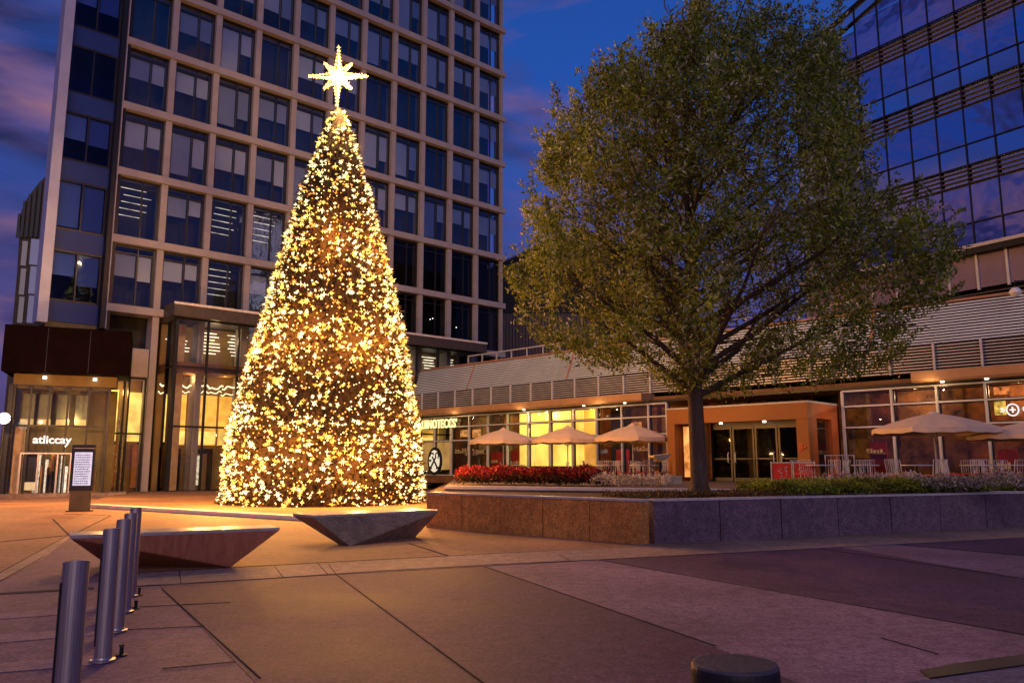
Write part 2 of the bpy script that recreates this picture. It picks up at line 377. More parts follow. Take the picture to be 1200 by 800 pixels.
# ================================================================== OFFICE TOWER
TF = Frame(-23.35, 45.4, 47.8)
tw = thing('office_tower', 'tall office tower with tan precast window grid behind the lit christmas tree', 'building', TF.o, TF.rz)
PITCH = 4.1; Z0 = 10.8; BAY = 2.75; NB = 11
MB().box(.1, NB*BAY-.1, 1.6, 15, 0, 52).build('core_wall', DARK, tw)
zb = [Z0+PITCH*k for k in range(11)]      # band tops
for z in zb:
    MB().box(-.05, NB*BAY+.3, -.28, .9, z-.44, z).build('floor_band', CONC, tw)
    MB().box(.12, NB*BAY-.05, .9, 1.7, z-.45, z-.1).build('floor_slab', DARK, tw)
for i in range(NB+1):
    x = i*BAY; w = .19
    x0, x1 = (x+.02, x+.2) if i == 0 else (x-w, x+w)
    if i == NB: x0, x1 = x-.12, x+.1
    mb = MB()
    for k in range(10): mb.box(x0, x1, -.14, .8, zb[k], zb[k+1]-.44)
    mb.box(x0, x1, -.14, .8, 0, zb[0]-.44)
    mb.build('pier', CONC if i else BLK, tw)
lit = mat('dark_glass_frame', (.02, .02, .025), .35)
CL = emit('ceiling_strip', (1, .88, .66), .8, .6, 2)
rng = random.Random(3)
LW = emit('lamp_white', (1, .93, .75), 5)
def window(x0, x1, z0, z1, par, split=.58, blinds=(None, None), strips=False, gl=GLD, y=.12, trans=True):
    t = .11
    mb = MB(); xm = x0+(x1-x0)*split
    mb.box(x0, x1, y, y+.14, z0, z0+t); mb.box(x0, x1, y, y+.14, z1-t, z1)
    mb.box(x0, x0+t, y, y+.14, z0+t, z1-t); mb.box(x1-t, x1, y, y+.14, z0+t, z1-t); mb.box(xm-.035, xm+.035, y-.02, y+.14, z0+t, z1-t)
    zt = z1-(z1-z0)*.13
    if trans:
        mb.box(x0+t, xm-.035, y+.01, y+.13, zt-.03, zt+.03); mb.box(xm+.035, x1-t, y+.01, y+.13, zt-.03, zt+.03)
    w = mb.build('window', lit, par)
    MB().quad((x0+t, y+.07, z0+t), (x1-t, y+.07, z0+t), (x1-t, y+.07, z1-t), (x0+t, y+.07, z1-t)).build('pane', gl, w)
    for (a, b, h) in ((x0+t, xm-.035, blinds[0]), (xm+.035, x1-t, blinds[1])):
        if h:
            mm = MB(); top = zt-.03 if trans else z1-t; zz = top-(top-z0)*h
            mm.box(a+.03, b-.03, y+.22, y+.235, zz, top)
            mm.box(a+.03, b-.03, y+.20, y+.25, zz-.04, zz)
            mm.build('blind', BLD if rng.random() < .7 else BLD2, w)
    if par is tw and z0 < zb[1] and x0 > 16 and rng.random() < .8:
        mm = MB()
        for k in range(rng.choice([1, 2, 3])):
            xx = x0+.3+rng.random()*1.4; zz = z0+.5+rng.random()*1.6; mm.box(xx, xx+.06, y+.5, y+.56, zz, zz+.06)
        mm.build('ceiling_light', LW, w)
    if strips:
        mm = MB()
        for k in range(5):
            yy = y+.45+k*.22; mm.box(x0+.2+rng.random()*.3, x1-.2-rng.random()*.5, yy, yy+.04, z1-.5-k*.36, z1-.47-k*.36)
        mm.build('ceiling_light', CL, w)
    return w
nwin = 0; rest = MB(); restg = MB()
for r in range(10):
    for i in range(NB):
        z0, z1 = zb[r]+.02, zb[r+1]-.46
        x0, x1 = i*BAY+.21, (i+1)*BAY-.21
        if i == NB-1: x1 = NB*BAY-.14
        if in_view(TF.w((x0+x1)/2, 0, (z0+z1)/2), 18) and nwin < 92:
            nwin += 1; strips = False; bl = (None, None)
            q = rng.random()
            if r <= 1 and i >= 6: bl = (None, None)
            elif r == 4 and i > 5: bl = (None, None) if q < .6 else (.4, .4)
            elif q < .66: h = rng.choice([.38, .42, .5, .4]); bl = (h, h+rng.choice([0, 0, .05, -.08]))
            elif q < .80: bl = (.82, .60)
            elif q < .86: bl = (.9, .45)
            if (r, i) in ((1, 0), (1, 2), (1, 3), (2, 5), (0, 2), (1, 5)): strips = True; bl = (None, None)
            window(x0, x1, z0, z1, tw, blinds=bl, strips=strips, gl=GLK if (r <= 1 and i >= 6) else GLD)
        else:
            rest.box(x0, x1, .12, .26, z0, z1)
rest.build('upper_glazing', BLK, tw)
# blue glazed bay to the left of the grid
MB().prism([(-2.9, 2.0), (-.02, 2.0), (6, 15), (.6, 15)], 9.2, 46).build('bay_core', DARK, tw)
fin = mat('pale_blue_fin', (.42, .45, .60), .45, .12, 1, metal=.2)
MB().box(-3.5, -2.98, -.35, .75, 9.3, 48).build('corner_fin', fin, tw)
MB().box(-.30, -.08, -.2, .4, 9.3, 48).build('corner_shadow_strip', BLK, tw)  # black strip painting in the shadow at the corner
MB().box(-.06, -.0, -.32, 0, 9.3, 48).build('edge_strip', mat('strip_metal', (.35, .33, .36), .4), tw)
for r in range(-0, 9):
    z = zb[0]-1.3+PITCH*r
    MB().box(-2.95, -.32, .25, .5, z, z+1.15).build('spandrel', SPN, tw)
    if z+2 < 40 and in_view(TF.w(-1.6, 0, z+2), 60):
        bl = [(.45, .62), (.9, .92), (.50, .55), (None, None), (.42, .48), (None, None), (.4, .4), (.4, .4), (.4, .4)][r]
        window(-2.95, -.32, z+1.16, z+PITCH-.01, tw, split=.5, blinds=bl, gl=GLB, y=.25, trans=False)
MB().box(-2.95, -.32, .3, .5, 8.0, zb[0]-1.3).build('base_spandrel', mat('olive_panel', (.16, .12, .05), .6), tw)
# tower base: solid tan block and lit lobby windows between shop and pavilion
MB().box(.22, 2.5, -.1, .7, 6.7, 8.35).build('stone_block', CONC, tw)
xw0 = TF.hit(118, 560)[0]
def mullions(par, xs, zs, y0, y1, w, m, name='mullion'):
    for x in xs: MB().box(x-w/2, x+w/2, y0, y1, zs[0], zs[-1]).build(name, m, par)
    for z in zs: MB().box(xs[0]-w/2, xs[-1]+w/2, y0+.015, y1-.015, z-w/2, z+w/2).build('rail', m, par)
GOLD = mat('golden_panel', (.62, .42, .12), .7, .25, 1.5)
TANI = mat('tan_interior', (.26, .165, .07), .8, .2, 1)
BRN = mat('brown_interior', (.20, .10, .04), .8, .4, 1.2)
LY = emit('lit_golden_wall', (1, .50, .07), .95, .5, 1.1)
LY2 = emit('lit_pale_wall', (1, .66, .15), 1.15, .4, 1.4)
mullions(tw, [xw0, (xw0+2.5)/2-.15, (xw0+2.5)/2+.1, 2.45], [.1, 3.4, 6.6], -.1, .05, .10, BLK)
MB().quad((xw0, .0, .1), (2.45, 0, .1), (2.45, 0, 6.6), (xw0, 0, 6.6)).build('lobby_glass', GLC, tw)
mb = MB(); mb.box(xw0, 2.7, 1.45, 1.55, 0, 6.7); mb.box(xw0, 2.7, .1, 1.4, 6.6, 6.7); mb.build('lobby_wall', TANI, tw)
mb = MB()
mb.box(xw0+.25, xw0+1.0, 1.3, 1.4, 3.0, 6.0); mb.box(xw0+1.5, xw0+2.4, 1.3, 1.4, 3.0, 5.9)
mb.build('lit_wall', LY2, tw)
mb = MB(); mb.box(xw0+.1, xw0+1.1, 1.1, 1.25, .3, 2.8); mb.box(xw0+1.9, xw0+2.5, 1.0, 1.2, .3, 2.8); mb.build('wood_wall', mat('orange_wood', (.50, .22, .06), .6, .3, 2), tw)
# side return of the tower base, left of x=0
# ================================================================== LOBBY PAVILION
pv = thing('lobby_pavilion', 'projecting glass lobby with dark flat roof lit golden inside behind the lit tree', 'building', TF.o, TF.rz)
YP = -1.5
xl = TF.hit(199, 500, YP)[0]; xr = TF.hit(566, 401, YP)[0]
zr = TF.hit(201, 354.6, YP)[1]
z1r, z2r = TF.hit(198, 428, YP)[1], TF.hit(198, 499, YP)[1]
zh = TF.hit(198, 371, YP)[1]
MB().box(xl-.35, xr, YP-.5, 3.0, zh+.05, zr).build('roof', mat('dark_bronze', (.07, .055, .045), .5, .3), pv, bevel=.02)
MB().box(xl-.37, xr+.02, YP-.53, YP-.5, zr-.12, zr+.02).build('roof_edge', mat('pale_trim', (.75, .68, .6), .4), pv)
nb = int((xr-xl)/1.92)
xs = [xl+1.92*k for k in range(nb+1)]
mullions(pv, xs, [.12, z2r, (z1r), zh], YP-.06, YP+.1, .11, BLK)
MB().quad((xl, YP+.02, .1), (xs[-1], YP+.02, .1), (xs[-1], YP+.02, zh), (xl, YP+.02, zh)).build('glass_front', GLC, pv)
MB().box(xl-.05, xl+.14, YP-.12, YP+.15, .0, zh+.05).build('corner_post', BLK, pv)
MB().box(xl-.05, xl+.05, YP+.2, -.2, z1r-.06, z1r+.06).build('side_rail', BLK, pv)
MB().quad((xl, YP, .1), (xl, -.1, .1), (xl, -.1, zh), (xl, YP, zh)).build('glass_side', GLC, pv)
# interior reaching back 1.4 m in front of the tower core
MB().box(xl+.1, xr, 1.35, 1.5, 0, zh).build('back_wall', TANI, pv)
MB().box(xl+.1, xr, YP+.2, 1.3, 0, .1).build('lobby_floor', BRN, pv)
MB().box(xl+.1, xr, YP+.2, 1.3, z1r-.25, z1r+.3).build('mezzanine', BRN, pv)
mb = MB()
for k in range(0, nb, 1):
    x = xl+1.92*k
    if k % 4 == 0: mb.box(x+.45, x+1.15, .1, .8, .1, zh-.1)
mb.build('column', mat('tan_column', (.55, .38, .2), .7), pv)
mb = MB(); mb2 = MB()
for k in range(nb):
    x = xl+1.92*k+.1
    if k % 4 == 0: x += 1.12
    mb.box(x, xl+1.92*k+1.82, 1.1, 1.25, z2r-1.0, z2r+2.1)
mb.build('lit_wall', LY, pv)
mb = MB()
for k in range(nb):
    x = xl+1.92*k+.12
    if k % 4 == 0: x += 1.1
    mb.box(x, xl+1.92*k+1.8, 1.0, 1.09, z2r-.95, z2r-.15)
mb.build('light_band', LY2, pv)
mb = MB()
r4 = random.Random(5)
for k in range(nb):        # slatted lit ceiling of the upper storey
    x = xl+1.92*k+.5
    for j in range(7):
        zz = zh-.35-j*.22; mb.box(x-.3+r4.random()*.3, x+1.2-r4.random()*.4, .9-j*.05, .98-j*.05, zz, zz+.05)
mb.build('ceiling_slat', emit('lobby_slat', (1, .90, .66), 1.6, .5, 3), pv)
mb = MB()
for k in range(nb):        # wavy sculptural ceiling lights
    x = xl+1.92*k
    pts = [(x+1.92*t/12, .6+.1*math.sin(t), z1r-.9-.10*math.sin(k+t*.8)-.07*math.sin(t*2.1)) for t in range(13)]
    mb.tube(pts, .05, 6); mb.tube([(a, b+.2, c-.35+.1*math.sin(a*3)) for a, b, c in pts], .035, 6)
mb.build('ribbon_light', emit('ribbon_glow', (1, .85, .5), 1.8), pv)
mb = MB()
for k in range(nb):
    x = xl+1.92*k+.3
    mb.box(x, x+.06, .2, .9, .1, 2.6); mb.box(x+1.0, x+1.06, .2, .9, .1, 2.6); mb.box(x, x+1.06, .2, .3, 2.3, 2.6)
mb.build('inner_door_frame', BLK, pv)
mb = MB()
for k in range(nb):
    x = xl+1.92*k+.36; mb.box(x+.1, x+.5, .85, .95, .4, 2.2)
mb.build('display_panel', emit('pale_display', (.9, .75, .5), .8, .6, 6), pv)

for k in (0, 1, 2, 3): lamp('lobby_lamp', (xl+1.6+k*2.2, .2, z1r-.5), 30, (1, .55, .17), .05, parent=pv)
lamp('upper_lobby_lamp', (xl+3, .2, zh-.8), 50, (1, .66, .3), .2, parent=pv)
lamp('base_lamp', (1.2, .7, 5.8), 70, (1, .6, .22), .2, parent=tw)
# ================================================================== SHOP ENTRANCE, LEFT
SF = Frame(*TF.w(-3.0, -1.2)[:2], 64)
# base of shop measured on its own plane
a = gp(62, 577.5, .2)*1.0; SF = Frame(a.x, a.y, 66)
sh = thing('shop_entrance', 'glazed shop entrance under a big black box canopy at the left edge', 'shop', SF.o, SF.rz)
MB().box(-4.2, 3.4, -.55, 2.4, 0, .19).build('step', granite('shop_step', (.34, .25, .2)), sh)
X0, _ = SF.hit(8, 560); X1, _ = SF.hit(121, 560)
zc0 = SF.hit(70, 452)[1]; zmid = SF.hit(70, 499)[1]; zdoor = SF.hit(70, 531)[1]
yc = -1.2
ca0, ztop = SF.hit(6, 379, yc); ca1, zbot = SF.hit(151, 440, yc); zt2 = SF.hit(151, 388.5, yc)[1]
MB().box(ca0, ca1, yc, 2.2, zbot, (ztop+zt2)/2).build('canopy', mat('black_box_cladding', (.005, .0018, .0022), .9, .4, 1, spec=.05), sh, bevel=.03)
mb = MB()
for k in range(1, 3): x = ca0+(ca1-ca0)*k/3; mb.box(x-.012, x+.012, yc-.006, yc, zbot+.05, ztop-.1)
mb.build('canopy_seam', BLK, sh)
MB().box(X0-.1, X1+.3, -.1, 1.5, zc0, zbot-.01).build('soffit_wall', mat('olive_soffit', (.16, .11, .04), .7, .3, 1), sh)
for xx in (X0+1.3, X0+3.6): MB().lathe([(.09, zbot-.25), (.09, zbot-.12)], 12, (xx, -.3)).build('spotlight', LW, sh)
Xs = [X0+(X1-X0)*t for t in (0, .17, .36, .56, .78, 1)]
mullions(sh, Xs, [.1, zmid, zc0], -.08, .08, .09, BLK)
Xd = [X0+(X1-X0)*t for t in (.12, .30, .5, .64, .80)]
mullions(sh, Xd, [.1, zdoor], -.1, .06, .07, STEEL, 'door_frame')
MB().quad((X0, 0, .1), (X1, 0, .1), (X1, 0, zc0), (X0, 0, zc0)).build('shop_glass', GLC, sh)
MB().box(X0-.25, X0-.05, -.2, 1.2, 0, zc0).build('jamb', BLK, sh)
MB().box(X0-.1, X1+.2, -.35, .2, 0, .1).build('threshold', mat('pale_stone', (.6, .58, .52)), sh)
OLV = mat('olive_interior', (.16, .125, .04), .8, .3, 1.2)
mb = MB(); mb.box(X0, X1+.3, 2.3, 2.4, 0, zc0); mb.box(X0, X1, .2, 2.2, zc0-.15, zc0-.02); mb.build('inner_wall', OLV, sh)
mb = MB()
for t in (.03, .2, .4, .6): mb.box(X0+(X1-X0)*t+.08, X0+(X1-X0)*(t+.15), 1.4, 1.5, zmid+.35, zc0-.35)
mb.build('upper_panel', mat('grey_green_panel', (.20, .21, .13), .5, .3, 2), sh)
mb = MB()
for t in (.04, .22, .42, .62): mb.box(X0+(X1-X0)*t, X0+(X1-X0)*(t+.14), 1.3, 1.38, zmid+.1, zmid+.4)
mb.build('lit_ledge', emit('ledge_glow', (1, .75, .3), .35, .3), sh)
MB().box(X0+.12, X0+.55, .35, .8, .1, zmid).build('tan_column', mat('tan_col2', (.60, .42, .22), .7), sh)
r5 = random.Random(11)
mb = MB(); mb2 = MB(); mb3 = MB()
for k in range(26):       # merchandise rails, mannequins, shelves seen through the glass
    x = X0+.9+(X1-X0-1.4)*r5.random(); w = .04+r5.random()*.12; h = .6+r5.random()*1.3
    [mb, mb2, mb3][k % 3].box(x, x+w, .7+r5.random(), 1.75+r5.random()*.1, .1, .3+h)
mb.build('clothes_rail', emit('merch_white', (.9, .8, .62), .75, .7, 7), sh)
mb2.build('display_shelf', mat('merch_orange', (.6, .25, .06), .7, .5, 3), sh)
mb3.build('display_stand', BLK, sh)
MB().box(X0+(X1-X0)*.15, X0+(X1-X0)*.28, .5, .55, .75, 2.2).build('door_blind', BLK, sh)
MB().box(X0+(X1-X0)*.15, X0+(X1-X0)*.28, .45, .50, .35, .75).build('door_notice', emit('notice', (.95, .7, .35), .7), sh)
sx, sz = SF.hit(38, 519, -.15)
text('sign_lettering', 'atliccay', .56, emit('sign_white', (.8, .85, .85), 1.1), sh, (sx, -.15, sz), sx=1.05)
lamp('shop_light', (X0+2.6, 1.2, zmid+.4), 40, (1, .62, .25), .05, parent=sh)
lamp('shop_door_light', (X0+2.6, .6, 2.6), 60, (1, .66, .3), .05, parent=sh)

# ================================================================== BACK BUILDINGS
bl = thing('ribbed_block', 'narrow block with curved ribbed dark top seen behind the left edge of the tower', 'building', at(40, 560, 62)*Vector((1, 1, 0)) if False else Vector((at(40, 540, 62).x, 62, 0)), R(24))
pf = Frame(at(40, 540, 62).x, 62, 66)
prof = [pf.hit(x, y) for x, y in ((14, 385), (20, 320), (24, 250), (32, 232), (45, 215), (58, 202), (110, 150))]
poly = [(prof[0][0], 0)]+prof+[(prof[-1][0], 0)]
MB().plate(poly, 0, 10).build('wall', mat('brown_block', (.12, .09, .06), .8, .25, .8), bl)
mb = MB()
for k in range(7):
    px = 23+k*6.3; xx, zt = pf.hit(px, [243, 228, 220, 213, 207, 203, 200][k]+8); zl = pf.hit(px, 279)[1]
    mb.box(xx-.09, xx+.09, -.16, -.0, zl, zt)
mb.build('rib', BLK, bl)
mb = MB(); fr = MB()
for (xa, xb, ya, yb) in ((34, 49, 281, 310), (33, 48, 313, 344), (31, 46, 347, 378), (24, 33, 283, 311), (22, 31, 315, 345), (20, 29, 348, 378)):
    a, b = pf.hit(xa, yb); c, d = pf.hit(xb, ya); mb.box(a, c, -.06, -.0, b, d) if xa > 30 else fr.box(a, c, -.06, 0, b, d)
mb.build('window', mat('bright_blue_glass', (.05, .12, .42), .1, .3, .3, spec=.9), bl)
fr.build('brown_window', mat('brown_glass', (.10, .07, .03), .1, .3, .3, spec=.9), bl)
a = at(600, 400, 84)
rb = thing('gabled_building', 'black gabled building in the gap between the tower and the leafy tree', 'building', (a.x, 84, 0), 0)
gf = Frame(a.x, 84, 90)
pts = [gf.hit(x, y) for x, y in ((560, 322), (587, 309), (620, 294), (680, 266), (760, 300), (800, 330))]
MB().plate([(pts[0][0], 0)]+pts+[(pts[-1][0], 0)], 0, 18).build('wall', mat('blackish_wall', (.02, .02, .024), .8, .3), rb)
mb = MB()
for p, q in zip(pts[:3], pts[1:4]): mb.tube([(p[0], -.2, p[1]), (q[0], -.2, q[1])], .14, 6)
mb.build('roof_edge', mat('roof_trim', (.12, .12, .14), .5), rb)
a0, z0 = gf.hit(575, 410); a1, z1 = gf.hit(700, 372)
mb = MB()
for k in range(34): x = a0+(a1-a0)*k/34; mb.box(x, x+(a1-a0)/34*.8, -2.2, -2, z0-3, z1)
mb.build('ribbed_parapet', mat('brown_rib', (.13, .09, .08), .7, .3), rb)

# ================================================================== RIGHT GLASS BUILDING
GF = Frame(23.45, 39.5, 180-33.4)
gb = thing('glass_office_block', 'blue mirror glass office block with raked top at the upper right', 'building', GF.o, GF.rz)
M4 = 1.43; k0, k1 = -7, 9
MB().box(k0*M4, k1*M4+8, 1.2, 16, 0, 25).build('core_wall', DARK, gb)
rake = lambda s: 27.55+.335*(s+8.4)
def zt_(s): return rake(s)
floors = [(24.2, True), (19.95, False), (15.8, False)]
frm = mat('curtain_frame', (.010, .012, .02), .5, spec=.2)
npan = 0
rg = random.Random(9)
def panel(name, x0, x1, z0, z1, m, d=.0):
    tilt = rg.uniform(-.012, .012)
    MB().add([(x0, d, z0), (x1, d+tilt, z0), (x1, d+tilt*.7, z1), (x0, d-tilt*.5, z1)], [(0, 1, 2, 3)]).build(name, m, gb)
lv = MB()
for k in range(k0, k1):
    x0, x1 = k*M4+.03, (k+1)*M4-.03
    for zt, top in floors:
        panel('vision_pane', x0, x1, zt-2.0, zt, GLM)
        panel('spandrel_pane', x0, x1, zt-(3.1 if zt > 16 else 3.2), zt-2.06, GLP if zt > 16 else GLM, .02)
    # top storey
    panel('vision_pane', x0, x1, 25.35, 27.0 if k < -4 else 27.5, GLM)
    if k >= -4:
        za, zb2 = rake(x0)-.9, rake(x1)-.9
        MB().add([(x0, 0, 27.55), (x1, 0, 27.55), (x1, 0, zb2), (x0, 0, za)], [(0, 1, 2, 3)]).build('top_pane', GLM, gb)
    za, zb2 = rake(x0), rake(x1)
    MB().add([(x0, 0, za-.84), (x1, 0, zb2-.84), (x1, 0, zb2), (x0, 0, za)], [(0, 1, 2, 3)]).build('screen_pane', glass('screen_glass', (.8, .85, .95), .35), gb)
for zt, zl in ((25.35, 24.2), (21.1-.0, 19.95), (16.85, 15.8)):
    n_ = 4
    for j in range(n_):
        zz = zl+.1+(zt-zl-.1)*j/n_; lv.box(k0*M4, k1*M4+2, -.03, .12, zz, zz+.03)
lv.build('louvre_band', mat('louvre_metal', (.20, .18, .21), .6, .2, spec=.2), gb)
mb = MB()
for zl, zt in ((24.2, 25.35), (19.95, 21.1), (15.8, 16.85)): mb.box(k0*M4, k1*M4, .14, .2, zl, zt)
mb.build('louvre_backing', GLP, gb)
mb = MB()
for k in range(k0, k1+1):
    x = k*M4; mb.box(x-.028, x+.028, -.05, .1, 12.6, rake(x))
mb.build('mullion', frm, gb)
mb = MB()
for z in (24.2, 22.2, 21.1, 19.95, 17.95, 16.85, 15.8, 13.8, 25.35):
    mb.box(k0*M4, k1*M4, -.04, .08, z-.03, z+.03)
mb.build('transom', frm, gb)
mb = MB(); x0, x1 = k0*M4, k1*M4
mb.plate([(x0, rake(x0)-.1), (x1, rake(x1)-.1), (x1, rake(x1)+.08), (x0, rake(x0)+.08)], -.2, .12)
mb.plate([(x0, rake(x0)-.95), (x1, rake(x1)-.95), (x1, rake(x1)-.84), (x0, rake(x0)-.84)], -.15, .1)
mb.build('parapet_rail', frm, gb)
MB().box(k0*M4-.2, k1*M4, -.5, .3, 12.38, 12.55).build('ledge', mat('ledge_metal', (.5, .48, .47), .4), gb)
MB().box(k0*M4-.1, k1*M4, -.4, .3, 12.1, 12.38).build('ledge_shadow', frm, gb)
for k in range(k0, k1):
    panel('lower_pane', k*M4+.05, (k+1)*M4-.05, 10.4, 12.08, mat('pink_panel', (.24, .17, .25), .5, .15, .6), .05)
for k in range(k0, k1+1): MB().box(k*M4-.06, k*M4+.06, -.03, .1, 10.3, 12.1).build('lower_mullion', WHT, gb)
mb = MB()
for j in range(12): mb.box(k0*M4, k1*M4, -.25, .05, 7.4+j*.24, 7.46+j*.24)
mb.build('plant_louvre', mat('black_louvre', (.05, .05, .055), .5), gb)

# ================================================================== RESTAURANT
rs = thing('restaurant_building', 'low restaurant with white framed lit glazing and a broad louvred roof', 'building', f.o, f.rz)
XL, XR = -23.0, 21.0
MB().box(XL, XR, 5.0, 14, 0, 8.3).build('rear_wall', DARK, rs)
MB().box(XL, XR, -.3, 5, TZ-.4, TZ+.03).build('floor', BRN, rs)
MB().box(XL, XR, .3, 5, 4.95, 5.2).build('ceiling', BRN, rs)
LV = mat('roof_louvre_metal', (.66, .76, .80), .45, .10, .6)
LVD = mat('roof_louvre_back', (.012, .010, .012), .8)
LVL = mat('lower_louvre_metal', (.55, .56, .60), .4, .15, .6, metal=.3)
# upper louvres, leaning back
MB().add([(XL, .75, 6.6), (XR, .75, 6.6), (XR, 1.5, 8.4), (XL, 1.5, 8.4), (XL, 5, 6.6), (XR, 5, 6.6), (XR, 5, 8.4), (XL, 5, 8.4)],
         [(0, 1, 2, 3), (3, 2, 6, 7), (0, 3, 7, 4), (1, 5, 6, 2)]).build('roof', LVD, rs)
NL = 14; mb = MB()
for j in range(NL):
    t = j/NL; z = 6.62+1.78*t; y = .62+.75*t
    mb.add([(XL, y, z), (XR, y, z), (XR, y+.04, z+.07), (XL, y+.04, z+.07), (XL, y+.06, z), (XR, y+.06, z)], [(0, 1, 2, 3), (0, 4, 5, 1), (3, 2, 5, 4)])
mb.build('roof_louvre', LV, rs)
MB().box(XL, XR, 1.3, 1.7, 8.4, 8.5).build('roof_coping', mat('rust_coping', (.36, .2, .13), .6, .2), rs)
# lower louvres with posts
MB().box(XL, XR, .55, 1.0, 5.4, 6.62).build('louvre_backing', LVD, rs)
mb = MB()
for j in range(9): z = 5.45+j*.125; mb.box(XL, XR, .38, .54, z, z+.045)
mb.build('lower_louvre', LVL, rs)
for k in range(25):
    x = -22.5+k*1.77; MB().box(x-.04, x+.04, .28, .38, 5.4, 6.62).build('louvre_post', WHT, rs)
for k in (3, 8, 13, 18, 22):
    x = -21.6+k*1.77; mb = MB(); mb.add([(x-.05, .55, 6.6), (x+.05, .55, 6.6), (x+.05, 1.32, 8.4), (x-.05, 1.32, 8.4)], [(0, 1, 2, 3)])
    mb.build('roof_seam', mat('rust_seam', (.45, .18, .08), .6), rs)
# cornice / soffit
SOF = mat('soffit_board', (.42, .24, .12), .6, .2, 1.5)
for xa, xb in ((XL, TF and f.hit(761, 460)[0]), (f.hit(1075, 445)[0], XR)):
    MB().box(xa, xb, -.75, .5, 5.0, 5.36).build('cornice', SOF, rs, bevel=.015)
    MB().box(xa, xb, -.72, .3, 4.93, 5.0).build('soffit', mat('soffit_dark', (.3, .17, .08), .6), rs)
MB().box(XL, XR, -.06, .5, 4.88, 4.99).build('head', BLK, rs)
def dl(x, y, z, par):
    MB().lathe([(.075, z-.05), (.075, z+.02)], 12, (x, y)).build('downlight', LW, par)
for px in (1108, 1160): dl(f.hit(px, 447)[0], -.4, 4.93, rs)
for px in (620, 690, 738): dl(f.hit(px, 470)[0], -.45, 4.93, rs)
# glazing
xs = [-1.16+1.77*k for k in range(-12, 11)]
xpl, xpr = f.hit(783, 520)[0], f.hit(988, 520)[0]
def glazing(xa, xb):
    X = [x for x in xs if xa-.3 < x < xb+.3]; X = sorted(set([xa]+[x for x in X if xa+.4 < x < xb-.4]+[xb]))
    zz = [TZ+.1, 3.22, 4.13, 4.8]
    for x in X:
        q = MB().box(x-.045, x+.045, -.10, .06, zz[0], zz[-1]).build('mullion', WHT, rs)
        MB().box(x-.085, x+.085, .06, .16, zz[0], zz[-1]).build('mullion_backing', BLK, q)
    for z in zz:
        q = MB().box(X[0], X[-1], -.085, .05, z-.035, z+.035).build('transom', WHT, rs)
        MB().box(X[0], X[-1], .055, .15, z-.075, z+.075).build('transom_backing', BLK, q)
    for a, b in zip(X, X[1:]):
        MB().quad((a, .02, zz[0]), (b, .02, zz[0]), (b, .02, zz[-1]), (a, .02, zz[-1])).build('window', GLC, rs)
    return X
xe = f.hit(492, 500)[0]
XA = glazing(xe, xpl); XB = glazing(xpr+.1, XR-.2)
# bright room behind glazing between px 596 and 700
xb0, xb1, xb2 = f.hit(597, 520)[0], f.hit(672, 520)[0], f.hit(686, 520)[0]
MB().box(xb0, xb1, .9, 1.0, TZ+.7, 4.9).build('lit_curtain', emit('curtain_glow', (1, .66, .11), 1.3, .5, .5), rs)
MB().box(xb1, xb2+.5, .95, 1.1, TZ+.7, 4.9).build('lit_orange_wall', emit('orange_glow', (1, .45, .06), .75, .5, .7), rs)
MB().box(xb0-.1, xb2+.5, .3, .9, TZ, TZ+.7).build('sill_cabinet', BLK, rs)
MB().box(xb2+.5, xb2+.9, .5, 1.2, TZ, 4.9).build('orange_pier', mat('orange_pier', (.5, .2, .05), .7, .3), rs)
# dim rooms: back wall sections with different tones
r6 = random.Random(21)
tones = [mat('room_brown', (.012, .006, .004), .8, col2=(.36, .16, .05), scale=1.6), mat('room_dark', (.008, .006, .005), .8, col2=(.16, .08, .03), scale=2.2), mat('room_rust', (.02, .006, .004), .8, col2=(.42, .15, .06), scale=1.3), mat('room_tan', (.03, .018, .008), .8, col2=(.5, .3, .1), scale=1.8)]
tn = [MB() for _ in tones]
x = xe
while x < XR-1:
    w = r6.choice([.9, 1.77, 1.3])
    if not (xb0-.3 < x+w/2 < xb2+.6):
        t = r6.choice([0, 0, 1, 2, 0, 3, 1]); MB().box(x, x+w, 2.6+r6.random(), 3.9, TZ, 4.9).build('room_partition', tones[t], rs)
    x += w
for t, m in zip(tn, tones):
    if t.v: t.build('room_partition', m, rs)
# counters, shelves, added glow boards inside
mb = MB(); mc = MB(); md = MB(); mr = MB()
for k in range(30):
    x = xe+.5+(XR-xe-2)*r6.random()
    if xb0-1 < x < xb2+.4 or xpl-1 < x < xpr: continue
    w = .5+r6.random(); z = TZ+.5+r6.random()*1.2
    mb.box(x, x+w, 1.2, 1.5, z, z+.05)
    for j in range(5): mc.box(x+j*w/5, x+j*w/5+.07, 1.25, 1.35, z+.05, z+.15+.15*r6.random())
    if k % 3 == 0: md.box(x, x+w*.7, 1.7, 1.8, 3.3+r6.random()*.3, 4.0)
    if k % 3 == 1: mr.box(x, x+w, 1.6, 1.7, TZ+.3, TZ+1.2+r6.random()*.6)
mb.build('shelf', mat('shelf_white', (.7, .68, .62), .5), rs)
mc.build('bottle_row', emit('bottle_glow', (1, .5, .2), .16, .8, 9), rs)  # bottles given their own glow as warm highlights
md.build('warm_glow_board', emit('warm_patch_glow', (1, .42, .12), .5, .95, 4), rs)  # glowing boards added as warm patches in the dim rooms
mr.build('red_booth', mat('red_booth', (.55, .05, .03), .6, .3, 2), rs)
